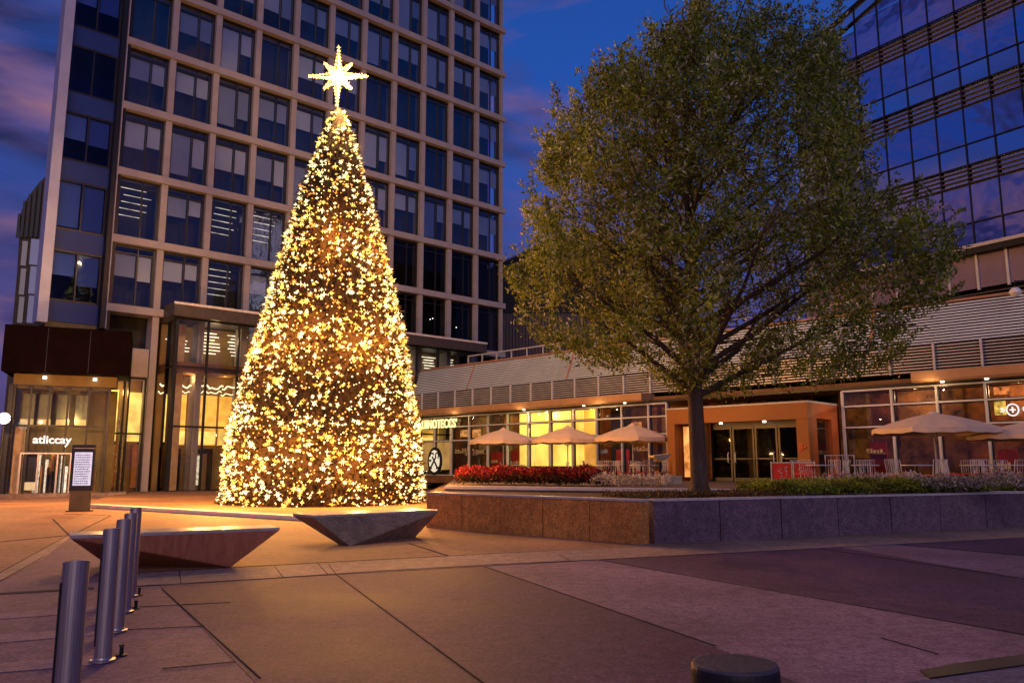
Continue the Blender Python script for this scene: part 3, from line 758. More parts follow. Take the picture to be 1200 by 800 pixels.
# wall panel with emblem at the left end
e0, _ = f.hit(494, 560); e1, _ = f.hit(527, 560); ec, ez = f.hit(511, 540)
MB().box(xe+.1, e1-.1, .20, .3, TZ+.45, 3.16).build('emblem_panel', emit('emblem_panel_glow', (1, .55, .16), .42, .5, 1), rs)
em = MB(); rw, rh = .70, .92
def ell(r1, r2, y, a=32): return [(ec+r1*math.cos(2*math.pi*k/a), y, ez+r2*math.sin(2*math.pi*k/a)) for k in range(a)]
w = MB(); w.add(ell(rw*.86, rh*.86, -.13), [tuple(range(32))]); w.build('emblem_disc', emit('emblem_white', (.95, .88, .66), .75), rs)
ring = MB(); A = ell(rw, rh, -.16); B = ell(rw*.80, rh*.80, -.16); A2 = ell(rw, rh, -.02); 
ring.add(A+B+A2, [(k, (k+1) % 32, 32+(k+1) % 32, 32+k) for k in range(32)]+[(k, 64+k, 64+(k+1) % 32, (k+1) % 32) for k in range(32)])
ring.build('emblem_ring', BLK, rs)
cr_ = MB()
def bar(p, q, w0, w1):
    p = Vector(p); q = Vector(q); dd = (q-p).normalized(); nn = Vector((-dd.y, dd.x))
    cr_.plate([tuple(p+nn*w0), tuple(p-nn*w0), tuple(q-nn*w1), tuple(q+nn*w1)], -.19, -.165)
bar((ec-.36, ez-.46), (ec+.20, ez+.30), .07, .05); bar((ec+.36, ez-.46), (ec-.20, ez+.30), .07, .05)
bar((ec-.48, ez-.42), (ec-.24, ez-.50), .06, .06); bar((ec+.24, ez-.50), (ec+.48, ez-.42), .06, .06)
for k in range(9):
    t = k/9*4.4; t2 = (k+1)/9*4.4
    bar((ec+.30+.16*math.cos(t-1), ez+.36+.2*math.sin(t-1)), (ec+.30+.16*math.cos(t2-1), ez+.36+.2*math.sin(t2-1)), .045, .045)
    if k < 6: bar((ec-.24+.2*math.cos(t+.4), ez+.34+.2*math.sin(t+.4)), (ec-.24+.2*math.cos(t2+.4), ez+.34+.2*math.sin(t2+.4)), .05, .05)
bar((ec-.5, ez+.02), (ec-.3, ez+.06), .08, .06); bar((ec-.05, ez+.0), (ec+.07, ez-.02), .1, .1)
cr_.build('emblem_utensils', BLK, rs)
# sign lettering
tx, tz_ = f.hit(493.5, 501, -.2)
text('sign_lettering', 'LIINOTECCS\u2019', .80, emit('yellow_sign', (1, .88, .35), 1.5), rs, (tx, -.16, 4.10), sx=.80)
# round sign on the right
cx, cz = f.hit(1187, 480, -.1)
mb = MB()
for k in range(24):
    t, t2 = 2*math.pi*k/24, 2*math.pi*(k+1)/24
    mb.tube([(cx+.2*math.cos(t), -.14, cz+.22*math.sin(t)), (cx+.2*math.cos(t2), -.14, cz+.22*math.sin(t2))], .028, 6)
mb.box(cx-.10, cx+.10, -.16, -.12, cz-.025, cz+.025); mb.box(cx-.025, cx+.025, -.161, -.119, cz-.11, cz+.11)
for dx in (-.28, -.36): mb.tube([(cx+dx-.05, -.14, cz-.08), (cx+dx+.03, -.14, cz), (cx+dx-.05, -.14, cz+.08)], .025, 6)
for k in range(4):
    t = math.pi*k/4; mb.tube([(cx+.42-.11*math.cos(t), -.14, cz+.02-.11*math.sin(t)), (cx+.42+.11*math.cos(t), -.14, cz+.02+.11*math.sin(t))], .02, 6)
mb.build('round_plus_sign', emit('sign_white', (.8, .85, .85), 1.1), rs)
# window posters (red lines, orange figure)
a, b = f.hit(1163, 462); c, d_ = f.hit(1182, 452)
MB().box(a, c, .22, .25, b, d_).build('red_neon_poster', emit('neon_orange', (1, .28, .07), .6, .9, 6), rs)
a, b = f.hit(1164, 486); c, d_ = f.hit(1176, 468)
MB().box(a, c, .22, .25, b, d_).build('yellow_poster', emit('neon_yellow', (1, .6, .1), .8, .8, 6), rs)
# roof terrace rail behind the louvres
mb = MB()
for k in range(20):
    x = -20+k*1.5; mb.box(x-.04, x+.04, 4.0, 4.08, 8.3, 9.55)
mb.box(-20, 9, 3.98, 4.1, 9.5, 9.58); mb.box(-20, 9, 4.0, 4.06, 8.75, 8.79)
mb.build('roof_rail', WHT, rs)
for x, p, c in ((-18, 60, (1, .7, .35)), (-14.5, 60, (1, .6, .25)), (-9, 260, (1, .72, .25)), (-5.5, 120, (1, .6, .2)), (-2.3, 30, (1, .45, .2)), (11.5, 100, (1, .56, .25)), (15.5, 110, (1, .56, .25)), (19, 110, (1, .6, .3))):
    lamp('ceiling_lamp', (x, 2.0 if x not in (-9, -5.5) else .5, 4.6), p*.8, c, .05, parent=rs)
for x in (-16, -10, -4, 13, 18): lamp('soffit_lamp', (x, -.9, 4.7), 30, (1, .62, .28), .04, parent=rs)

# ---- portal (vestibule)
PF_ = 3.1
fp = Frame(*f.w(0, -PF_)[:2], 135)
xp0, xp1 = f.hit(782, 520, -PF_)[0], f.hit(948.5, 520, -PF_)[0]
zpt = f.hit(948, 471, -PF_)[1]
vt = thing('entrance_vestibule', 'projecting orange brown entrance vestibule with dark glass doors behind the tree trunk', 'vestibule', f.o, f.rz)
ORG = mat('orange_cladding', (.26, .092, .020), .55, .12, .8)
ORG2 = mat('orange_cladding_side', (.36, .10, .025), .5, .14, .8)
zo = f.hit(860, 494, -PF_)[1]
pL0 = f.hit(791, 520, -PF_)[0]; pL1 = f.hit(811, 520, -PF_)[0]; pL2 = f.hit(826, 520, -PF_)[0]; pR = f.hit(934, 520, -PF_)[0]
Y = -PF_
mb = MB()
mb.box(xp0, xp1, Y, Y+.35, zo, zpt); mb.box(xp0, pL0, Y, Y+.35, TZ, zo); mb.box(pL2-.5, pL2, Y, Y+.35, TZ, zo); mb.box(pR, xp1, Y, Y+.35, TZ, zo)
mb.build('front_frame', ORG, vt, bevel=.01)
MB().box(xp0, pL0+.02, Y+.352, -.2, TZ, zpt).build('left_wall', ORG2, vt)
mb = MB()
xr_ = xp1
mb.box(xr_-.3, xr_-.002, Y+.352, Y+.8, TZ, zpt-.002); mb.box(xr_-.3, xr_-.002, -.85, -.2, TZ, zpt-.002); mb.box(xr_-.3, xr_-.002, Y+.8, -.85, 3.55, zpt-.002)
mb.build('side_wall', ORG2, vt)
MB().box(xp0-.02, xp1+.02, Y-.02, -.2, zpt, zpt+.08).build('roof_cap', mat('grey_cap', (.4, .38, .38), .4), vt)
MB().quad((xr_-.15, Y+.8, TZ), (xr_-.15, -.85, TZ), (xr_-.15, -.85, 3.55), (xr_-.15, Y+.8, 3.55)).build('side_glass', GLD, vt)
MB().box(pL2, pR, Y+.5, Y+.6, 3.3, zo).build('door_head', BLK, vt)
MB().box(xp0+.3, xp1-.3, Y+.4, -.3, zo+.1, zpt-.02).build('inner_ceiling', BLK, vt)
MB().box(xp0+.3, xp1-.3, .3, .4, TZ, zo).build('inner_wall', mat('lobby_dark', (.018, .016, .014), .9), vt)
DF = mat('door_frame_metal', (.02, .02, .022), .35, .2)
wid = (pR-pL2)/4
for k in range(4):
    a, b = pL2+k*wid+.02, pL2+(k+1)*wid-.02; zT = 3.3
    mb = MB(); mb.box(a, a+.08, Y+.5, Y+.58, TZ+.04, zT); mb.box(b-.08, b, Y+.5, Y+.58, TZ+.04, zT)
    mb.box(a+.08, b-.08, Y+.5, Y+.58, zT-.1, zT); mb.box(a+.08, b-.08, Y+.5, Y+.58, TZ+.04, TZ+.2); mb.box(a+.08, b-.08, Y+.5, Y+.58, TZ+1.0, TZ+1.06)
    dd = mb.build('door', DF, vt)
    MB().quad((a+.08, Y+.54, TZ+.2), (b-.08, Y+.54, TZ+.2), (b-.08, Y+.54, zT-.1), (a+.08, Y+.54, zT-.1)).build('pane', GLX, dd)
    hx = b-.16 if k % 2 == 0 else a+.16
    MB().tube([(hx, Y+.46, TZ+.85), (hx, Y+.40, TZ+.9), (hx, Y+.40, TZ+1.25), (hx, Y+.46, TZ+1.3)], .022, 8).build('handle', WHT, dd)
MB().box(pL2+1.35*wid, pL2+1.75*wid, Y+1.2, Y+1.3, TZ, 3.2).build('pale_column', mat('olive_column', (.42, .33, .12), .7), vt)
MB().box(pL0+.15, pL1, Y+.5, Y+.55, TZ+.2, zo-.1).build('lit_side_window', emit('side_window_glow', (1, .5, .15), .6, .9, 2.5), vt)
for px in (842, 893): dl(f.hit(px, 495, -PF_)[0], Y+.2, zo-.02, vt)
text('wall_number', 'B\u2022', .36, mat('rust_mark', (.55, .1, .03), .5), vt, (f.hit(940, 530, -PF_)[0]-.12, Y-.01, f.hit(940, 527, -PF_)[1]))
lamp('door_lamp', ((pL2+pR)/2, Y+1.6, zo-.2), 6, (1, .6, .3), .03, parent=vt)
lamp('portal_lamp', ((pL2+pR)/2-1, Y-1.6, 3.9), 18, (1, .5, .18), .03, parent=vt)
lamp('portal_side_lamp', (xr_+1.2, -1.4, 3.6), 34, (1, .4, .16), .03, parent=vt)
# security dome on the roof
sx_, sz_ = f.hit(1190, 343, .6)
sc = thing('security_camera', 'white dome security camera on a dark bracket above the louvred roof', 'camera', f.w(sx_, .6, 0)+Vector((0, 0, sz_)), f.rz)
MB().lathe([(.02, .22), (.12, .2), (.2, .1), (.24, 0), (.2, -.03), (.12, -.12), (.03, -.16)], 16).build('dome', mat('white_plastic', (.8, .8, .78), .4), sc, smooth=True)
MB().tube([(0, 0, .2), (.0, 0, .45), (.3, .4, .5), (.5, .9, .4)], .04, 8).build('bracket', BLK, sc)

# ================================================================== UMBRELLAS + PATIO FURNITURE
CNV = mat('canvas', (.74, .55, .40), .85, .1, 2)
CNVU = mat('canvas_under', (.75, .58, .36), .85, .1, 2)
def umbrella(r, ztop, label, group):
    t = thing('patio_umbrella', label, 'umbrella', (0, 0, 0), 0, group)
    MB().lathe([(.30, .0), (.30, .05), (.06, .09), (.05, .25)], 16).build('base', BLK, t)
    MB().tube([(0, 0, .05), (0, 0, ztop-.05)], .032, 10).build('pole', WHT, t)
    N = 8; mb = MB(); vs = [(0, 0, ztop)]
    ring = []
    for fr, dz in ((.33, .155), (.66, .36), (1.0, .62)):
        for k in range(N*4):
            a = 2*math.pi*k/(N*4)
            sag = 1-.045*abs(math.sin(a*N/2))*fr
            vs.append((r*fr*sag*math.cos(a), r*fr*sag*math.sin(a), ztop-dz-(.03*fr*(1-abs(math.cos(a*N/2))))))
    M = N*4
    fs = [(0, 1+k, 1+(k+1) % M) for k in range(M)]
    for q in range(2): fs += [(1+q*M+k, 1+(q+1)*M+k, 1+(q+1)*M+(k+1) % M, 1+q*M+(k+1) % M) for k in range(M)]
    mb.add(vs, fs)
    o = len(mb.v); e = vs[1+2*M:1+3*M]
    mb.add(list(e)+[(x*1.004, y*1.004, z-.16-.04*(k % 2)) for k, (x, y, z) in enumerate(e)], [(k, M+k, M+(k+1) % M, (k+1) % M) for k in range(M)])
    can = mb.build('canopy', CNV, t)
    MB().lathe([(.28, ztop-.12), (.2, ztop-.02), (.06, ztop+.06), (.02, ztop+.1)], 16).build('vent_cap', CNV, can)
    mb = MB()
    for k in range(N):
        a = 2*math.pi*k/N
        mb.tube([(0, 0, ztop-.10), (r*.97*math.cos(a), r*.97*math.sin(a), ztop-.65)], .014, 5)
        mb.tube([(0, 0, ztop-.95), (r*.5*math.cos(a), r*.5*math.sin(a), ztop-.34)], .012, 5)
    mb.build('rib', WHT, t)
    return t
ug = 'cream patio umbrellas over the terrace tables'
zU = 2.62
u0 = umbrella(1.85, zU, 'pale canvas umbrella furthest left, in front of the lit yellow windows', ug)
spots = [(590, 503, 43.5, 'pale canvas umbrella furthest left, in front of the lit yellow windows'),
         (665, 501, 41.5, 'pale canvas umbrella in the middle of the three beside the red flower bed'),
         (741, 498, 39.5, 'pale canvas umbrella with fringed edge, just left of the orange vestibule')]
UP = []
for i, (px, py, dd, lb) in enumerate(spots):
    p = at(px, py, dd); u = u0 if i == 0 else dup(u0, (0, 0, 0), 0, lb)
    u.location = (p.x, p.y, TZ+.02); UP.append(u.location.copy())
    sc_ = (p.z-TZ)/zU; u.scale = (1.0, 1.0, sc_)
ub = umbrella(2.12, 2.75, 'large pale canvas umbrella over the patio on the right, with a curved white rib', ug)
p = at(1093, 484, 28.6); ub.location = (p.x, p.y, TZ+.02); ub.scale = (1, 1, (p.z-TZ)/2.75); UP.append(ub.location.copy())
uc = dup(ub, (0, 0, 0), .3, 'large pale canvas umbrella cut off by the right edge of the photo')
p = at(1213, 493, 28.0); uc.location = (p.x, p.y, TZ+.02); uc.scale = (1, 1, (p.z-TZ)/2.75); UP.append(uc.location.copy())

def table(label, group):
    t = thing('patio_table', label, 'table', group=group)
    MB().lathe([(.40, .70), (.42, .715), (.42, .73), (.40, .74)], 24).build('table_top', WHT, t)
    MB().lathe([(.035, .03), (.03, .70)], 10).build('pedestal', BLK, t)
    MB().lathe([(.25, 0), (.25, .02), (.05, .04)], 16).build('foot', BLK, t)
    return t
def chair(label, group):
    t = thing('patio_chair', label, 'chair', group=group)
    MB().box(-.21, .21, -.2, .22, .43, .46).build('seat', mat('red_seat', (.60, .06, .04), .6), t)
    mb = MB(); mb.tube([(-.2, .21, .46), (-.2, .27, .88), (.2, .27, .88), (.2, .21, .46)], .013, 6)
    for k in range(5): mb.tube([(-.13+k*.065, .215, .47), (-.13+k*.065, .27, .87)], .007, 5)
    mb.build('backrest', WHT, t)
    for x in (-.19, .19):
        for y in (-.18, .2): MB().tube([(x, y, .44), (x*1.1, y*1.15, 0)], .012, 6).build('leg', WHT, t)
    return t
tg, cg = 'round bistro tables on the restaurant terrace', 'metal bistro chairs on the restaurant terrace'
where = ['under the leftmost umbrella', 'under the second umbrella from left', 'under the third umbrella from left', 'under the large right umbrella', 'under the umbrella cut off at right']
T0 = C0 = None
side = ['on the left of', 'behind', 'on the right of', 'in front of']
def set_at(p, nm, ang=0, chairs=(0, 1, 2, 3)):
    global T0, C0
    lb = 'small round bistro table '+nm
    if T0 is None: T0 = table(lb, tg); t = T0
    else: t = dup(T0, (0, 0, 0), 0, lb)
    t.location = (p[0], p[1], TZ+.02)
    for k in chairs:
        a = ang+[math.pi, math.pi/2, 0, -math.pi/2][k]
        q = (p[0]+.62*math.cos(a), p[1]+.62*math.sin(a), TZ+.02)
        lb = 'thin metal chair %s the table %s' % (side[k], nm)
        if C0 is None: C0 = chair(lb, cg); c = C0
        else: c = dup(C0, (0, 0, 0), 0, lb)
        c.location = q; c.rotation_euler = (0, 0, a-math.pi/2+math.pi*0)
for i, p in enumerate(UP): set_at((p.x+.75, p.y-.9), where[i], .3*i, (0, 1, 2, 3) if i in (2, 3) else (0, 2))
for nm, px, dd in (('behind the white flowers', 712, 30), ('just left of the vestibule', 752, 29.5), ('beside the red fence panels', 962, 25.5), ('left of the large umbrella', 1015, 25.5), ('right of the large umbrella', 1150, 24), ('closest behind the pale flowers', 1075, 23.2), ('cut off at the right edge', 1188, 25.5)):
    q = at(px, 560, dd); set_at((q.x, q.y), nm, .5+px*.01)

# vestibule surroundings: host stand, pale box, red fence panels
p = at(774, 560, 34); hs = thing('host_stand', 'pale tilted host stand at the left foot of the orange vestibule', 'stand', (p.x, p.y, TZ+.02), .4)
MB().add([(-.42, -.2, 1.12), (.42, -.2, 1.2), (.42, .2, 1.2), (-.42, .2, 1.12), (-.42, -.2, 1.06), (.1, -.2, .86), (.1, .2, .86), (-.42, .2, 1.06), (.42, -.2, 1.14), (.42, .2, 1.14)], [(0, 1, 2, 3), (0, 4, 5, 8, 1), (3, 2, 9, 6, 7), (0, 3, 7, 4), (1, 8, 9, 2), (5, 6, 9, 8), (4, 7, 6, 5)]).build('top', mat('pale_wood', (.6, .5, .3), .5), hs)
MB().box(-.06, .06, -.05, .05, 0, .86).build('post', BLK, hs)
p = at(787, 566, 31.5); bx = thing('planter_box', 'small pale box planter on the patio left of the leafy tree trunk', 'box', (p.x, p.y, TZ+.02), .1)
MB().box(-.36, .36, -.2, .2, 0, .32).build('box_body', mat('pale_box', (.62, .55, .36), .6, .2, 4), bx, bevel=.015)
MB().box(-.33, .33, -.17, .17, .3, .325).build('soil_top', soil, bx)
RED = mat('red_banner', (.62, .045, .03), .6, .3, 2.5)
for i, (xa, xb, dd, lb) in enumerate(((905, 929, 26.4, 'red fence panel nearest the vestibule doors'), (931, 956, 26.0, 'red fence panel on the right, just left of the tall white rail frame'))):
    a, b = at(xa, 570, dd), at(xb, 570, dd-.3); v = b-a
    t = thing('fence_panel', lb, 'barrier', (a.x, a.y, TZ+.02), math.atan2(v.y, v.x), 'red fence panels by the vestibule')
    L = math.hypot(v.x, v.y)
    MB().box(.03, L-.03, -.012, .012, .1, .78).build('banner', RED, t)
    mb = MB(); mb.tube([(0, 0, 0), (0, 0, .85)], .02, 8); mb.tube([(L, 0, 0), (L, 0, .85)], .02, 8); mb.tube([(0, 0, .8), (L, 0, .8)], .018, 8); mb.tube([(0, 0, .08), (L, 0, .08)], .015, 8)
    mb.build('rail_frame', WHT, t)
    mb = MB(); rq = random.Random(i)
    for k in range(16):
        x = .12+(L-.24)*rq.random(); z = .18+.5*rq.random(); mb.box(x-.03, x+.03, -.02, -.012, z-.012, z+.012)
    mb.build('banner_print', WHT, t)
a, b = at(969, 570, 25), at(1003, 570, 24.7); v = b-a; L = math.hypot(v.x, v.y)
t = thing('rail_frame', 'white tubular rail frame standing right of the red fence panels', 'railing', (a.x, a.y, TZ+.02), math.atan2(v.y, v.x))
mb = MB()
mb.tube([(0, 0, 0), (0, 0, 1.02), (L, 0, 1.02), (L, 0, 0)], .022, 8); mb.build('rail', WHT, t)
mb = MB()
for k in range(1, 5): mb.tube([(L*k/5, 0, .05), (L*k/5, 0, 1.0)], .01, 6)
mb.build('baluster', WHT, t)
p = at(896, 569.5, 26); t = thing('floor_light', 'tiny lit white floor light at the foot of the vestibule doors', 'lamp', (p.x, p.y, TZ+.02))
MB().box(-.1, .1, -.06, .06, 0, .1).build('housing', BLK, t); MB().box(-.09, .09, -.075, -.06, .02, .09).build('lens', LW, t)

# ================================================================== PLANTING
def leafmat(name, c1, c2, trans=.25, pale=None):
    m = bpy.data.materials.new(name); m.use_nodes = True; nt = m.node_tree; n = nt.nodes; l = nt.links
    b = n['Principled BSDF']; b.inputs['Roughness'].default_value = .5; b.inputs['Specular IOR Level'].default_value = .3
    g = n.new('ShaderNodeNewGeometry'); rp = n.new('ShaderNodeValToRGB')
    rp.color_ramp.elements[0].color = (*c1, 1); rp.color_ramp.elements[1].color = (*c2, 1)
    if pale: rp.color_ramp.elements[1].position = .82; q = rp.color_ramp.elements.new(.90); q.color = (*pale, 1)
    l.new(g.outputs['Random Per Island'], rp.inputs[0])
    tc = n.new('ShaderNodeTexCoord'); ns = n.new('ShaderNodeTexNoise'); ns.inputs['Scale'].default_value = .9; ns.inputs['Detail'].default_value = 3
    l.new(tc.outputs['Object'], ns.inputs['Vector'])
    mr = n.new('ShaderNodeMapRange'); mr.inputs['From Min'].default_value = .35; mr.inputs['From Max'].default_value = .65
    mr.inputs['To Min'].default_value = .6; mr.inputs['To Max'].default_value = 1.4
    l.new(ns.outputs['Fac'], mr.inputs[0])
    mu = n.new('ShaderNodeVectorMath'); mu.operation = 'SCALE'; l.new(rp.outputs[0], mu.inputs[0]); l.new(mr.outputs[0], mu.inputs['Scale'])
    l.new(mu.outputs[0], b.inputs['Base Color'])
    tr = n.new('ShaderNodeBsdfTranslucent'); l.new(mu.outputs[0], tr.inputs[0])
    mx = n.new('ShaderNodeMixShader'); mx.inputs[0].default_value = trans
    l.new(b.outputs[0], mx.inputs[1]); l.new(tr.outputs[0], mx.inputs[2]); l.new(mx.outputs[0], n['Material Output'].inputs[0])
    return m
def leaf(mb, p, ln, wd, rnd, up=.3):
    d = Vector((rnd.gauss(0, 1), rnd.gauss(0, 1), rnd.gauss(up, 1))).normalized()
    s = d.cross(Vector((rnd.gauss(0, 1), rnd.gauss(0, 1), rnd.gauss(0, 1)))).normalized()*wd*.5
    mb.add([p, p+d*ln*.5+s, p+d*ln, p+d*ln*.5-s], [(0, 1, 2, 3)])
def bed(name, label, cat, pts, width, h0, h1, dens, ln, wd, m, z=TZ, extra=None):
    mb = MB(); rnd = random.Random(hash(cat) % 7+len(label))
    for a, b in zip(pts, pts[1:]):
        L = (b-a).length; d = (b-a).normalized(); nn = Vector((-d.y, d.x, 0))
        if nn.y < 0: nn = -nn
        for k in range(int(L*dens)):
            q = a+d*(L*rnd.random())+nn*(width*rnd.random())
            hh = (h0+(h1-h0)*(noise.noise(q*1.7)*.5+.5))*(.3+.7*rnd.random()**.6)
            leaf(mb, Vector((q.x, q.y, z+hh)), ln*(.6+rnd.random()*.8), wd, rnd, .6)
    o = mb.build(name, m); return tag(o, label, cat, kind='stuff')
def V(x, y): return Vector((x, y, 0))
a, b, c = at(532, 560, 30.5), at(615, 560, 29), at(694, 560, 27.6)
bed('red_flower_bed', 'dense bed of red flowers along the terrace below the lit windows', 'flowers', [V(a.x, a.y), V(b.x, b.y), V(c.x, c.y)], 1.6, .35, .82, 2600, .10, .05, leafmat('red_petal', (.08, .004, .008), (.42, .035, .035)))
bed('red_flower_foliage', 'dark leaves under the red flowers along the terrace', 'plants', [V(a.x, a.y), V(b.x, b.y), V(c.x, c.y)], 1.6, .2, .5, 1500, .12, .05, leafmat('dark_leaf', (.02, .03, .012), (.07, .05, .02)))
a, b = at(690, 560, 27.4), at(782, 560, 26.2)
bed('white_flower_bed', 'low white flowering plants between the red flower bed and the leafy tree trunk', 'flowers', [V(a.x, a.y), V(b.x, b.y)], .9, .2, .62, 520, .09, .04, leafmat('white_petal', (.28, .22, .2), (.72, .70, .66)))
a, b, c = at(955, 560, 22.5), at(1060, 560, 21), at(1260, 560, 19)
bed('pale_flowering_shrubs', 'pale flowering plants along the patio edge behind the green ground cover', 'flowers', [V(a.x, a.y), V(b.x, b.y), V(c.x, c.y)], .9, .25, .72, 620, .09, .035, leafmat('pale_petal', (.10, .07, .06), (.66, .60, .55)))
a, b, c = corner+rdir*3.2+rn*.5, corner+rdir*6+rn*.5, corner+rdir*16+rn*.5
GC = leafmat('ground_cover_leaf', (.09, .13, .012), (.42, .44, .05))
bed('ground_cover', 'yellow green ground cover filling the right arm of the planter', 'ground cover', [b-rdir*1.6, b, c], 1.9, .12, .46, 5200, .12, .03, GC)
bed('thin_ground_cover', 'sparse low dark plants around the foot of the leafy tree', 'ground cover', [corner+rn*.5+rdir*.4, b-rdir*1.6], 2.0, .02, .14, 900, .10, .03, leafmat('brown_leaf', (.05, .03, .015), (.16, .10, .03)))

# ================================================================== LEAFY TREE
TD = 20.4
tb = at(818, 545, TD); tx0 = tb.x
tr = thing('leafy_tree', 'tall broad leafy tree with dark trunk standing in the stone planter', 'tree', (tx0, TD, TZ-.14))
def lt(px, py):      # crown outline measured in the plane of the trunk
    r = ray(px, py); t = TD/r.y; return (r.x*t-tx0, H+r.z*t-(TZ-.14))
outl = [(640, 165), (668, 128), (700, 95), (728, 75), (760, 50), (792, 38), (808, 15), (820, -22), (832, 30), (858, 30), (880, 22), (905, 28), (930, 26), (948, 45), (968, 30), (972, 95), (992, 120),
        (1000, 165), (1004, 215), (1035, 238), (1072, 250), (1098, 282), (1104, 318), (1086, 352), (1050, 390), (1046, 425), (1000, 448), (950, 462), (890, 455), (850, 468), (800, 462), (750, 438), (700, 425),
        (668, 405), (640, 402), (618, 368), (609, 330), (622, 300), (640, 262), (618, 244), (648, 220), (650, 190)]
OUT = [lt(*p) for p in outl]
def inside(x, z):
    c = False; n_ = len(OUT); j = n_-1
    for i in range(n_):
        xi, zi = OUT[i]; xj, zj = OUT[j]
        if (zi > z) != (zj > z) and x < (xj-xi)*(z-zi)/(zj-zi)+xi: c = not c
        j = i
    return c
zc = sum(p[1] for p in OUT)/len(OUT)
rt = random.Random(42)
BARK = mat('bark', (.095, .062, .042), .9, .45, 3, bump=.9, bscale=18, stretch=(3, 3, .6))
trunk = [(0, 0, 0), (.02, 0, .5), (.0, .03, 2.2), (-.03, 0, 3.6), (.02, -.02, 5.4), (0, 0, 7.4), (.03, .03, 9.4), (.02, 0, 11.4), (.0, 0, 13.3)]
tmb = MB(); tmb.tube(trunk, [.30, .215, .19, .175, .15, .115, .08, .045, .015], 14)
for a_ in range(5): t = a_*1.26; tmb.tube([(.12*math.cos(t), .12*math.sin(t), .35), (.3*math.cos(t), .3*math.sin(t), .08), (.5*math.cos(t), .5*math.sin(t), -.02)], [.12, .1, .04], 8)
tmb.build('trunk', BARK, tr, smooth=True)
limbs = MB(); twigs = []
zb_ = min(p[1] for p in OUT); 
for k in range(64):
    z0 = 2.6+9.6*(k/64)**1.05
    a = k*2.399+rt.uniform(-.3, .3)
    # reach of the crown at this height
    dirx = math.cos(a); sgn = 1 if dirx >= 0 else -1
    zt = z0+1.2+ (1.6 if z0 < 6 else 2.0)*(.5+.5*rt.random())
    w = 0
    while inside(sgn*(w+.25), min(zt, 13)) and w < 7: w += .25
    Lr = max(.6, w*.80)
    Lx = Lr*dirx; Ly = min(Lr, 4.9)*math.sin(a)
    p0 = Vector((0, 0, z0)); p3 = Vector((Lx, Ly, zt))
    p1 = p0.lerp(p3, .33)+Vector((rt.gauss(0, .15), rt.gauss(0, .15), .05)); p2 = p0.lerp(p3, .68)+Vector((rt.gauss(0, .2), rt.gauss(0, .2), .12))
    r0 = .012+.085*(1-k/70)
    limbs.tube([p0, p1, p2, p3], [r0, r0*.7, r0*.42, .01], 7)
    for j in range(16):
        t = .18+.82*rt.random()
        q = p0.lerp(p3, t)+Vector((0, 0, .1*math.sin(t*3)))
        ln = (.9+rt.random()*1.3)*(1.15-.4*t)
        dv = ((p3-p0).normalized()*.6+Vector((rt.gauss(0, .7), rt.gauss(0, .7), rt.gauss(.25, .45)))).normalized()
        e_ = q+dv*ln; m_ = q.lerp(e_, .5)+Vector((0, 0, .06))
        if inside(e_.x, e_.z) and inside((e_.x+tx0)*TD/(TD+e_.y)-tx0, (e_.z-1.5)*TD/(TD+e_.y)+1.5):
            limbs.tube([q, m_, e_], [.018, .012, .005], 4, cap=False); twigs.append((m_, e_))
limbs.build('limb', BARK, tr)
# leaf sprays: fill the crown volume
crown = MB(); nspray = 0
def spray(c_, d_, L_, nl):
    for k in range(nl):
        t = rt.random()
        p = c_+d_*(L_*t)+Vector((rt.gauss(0, .09), rt.gauss(0, .09), rt.gauss(0, .08)))*(1.3-t*.8)
        leaf(crown, p, .09+.08*rt.random(), .04+.018*rt.random(), rt, .1)
for m_, e_ in twigs:
    if not inside((e_.x+tx0)*TD/(TD+e_.y)-tx0, (e_.z-1.5)*TD/(TD+e_.y)+1.5): continue
    spray(m_, (e_-m_).normalized(), (e_-m_).length*1.15, 26)
xs_ = [p[0] for p in OUT]; zs_ = [p[1] for p in OUT]
tries = 0
while nspray < 4000 and tries < 40000:
    tries += 1
    x = rt.uniform(min(xs_), max(xs_)); z = rt.uniform(min(zs_), max(zs_))
    if not inside(x, z) or (z > 6.5 and not inside(x, z+.45)): continue
    # depth extent shrinks towards the outline
    wl = 0
    while inside(x-wl-.3, z) and wl < 8: wl += .3
    wr = 0
    while inside(x+wr+.3, z) and wr < 8: wr += .3
    half = (wl+wr)/2+.01; off = abs(x-(x+(wr-wl)/2))/half
    dm = min(4.2, half)*math.sqrt(max(0, 1-off*off))
    y = dm*(1 if rt.random() < .5 else -1)*(rt.random()**.55)
    if noise.noise(Vector((x, y, z))*.95+Vector((3, 3, 3))) < (.09 if z < 5.2 else .04 if z < 7 else -.03): continue
    if not inside((x+tx0)*TD/(TD+y)-tx0, (z-1.5)*TD/(TD+y)+1.5): continue
    d_ = Vector((x*.35+rt.gauss(0, .4), y*.3+rt.gauss(0, .4), 1.0+rt.gauss(0, .35))).normalized()
    spray(Vector((x, y, z)), d_, .35+.45*rt.random(), rt.choice([12, 20, 26, 34])); nspray += 1
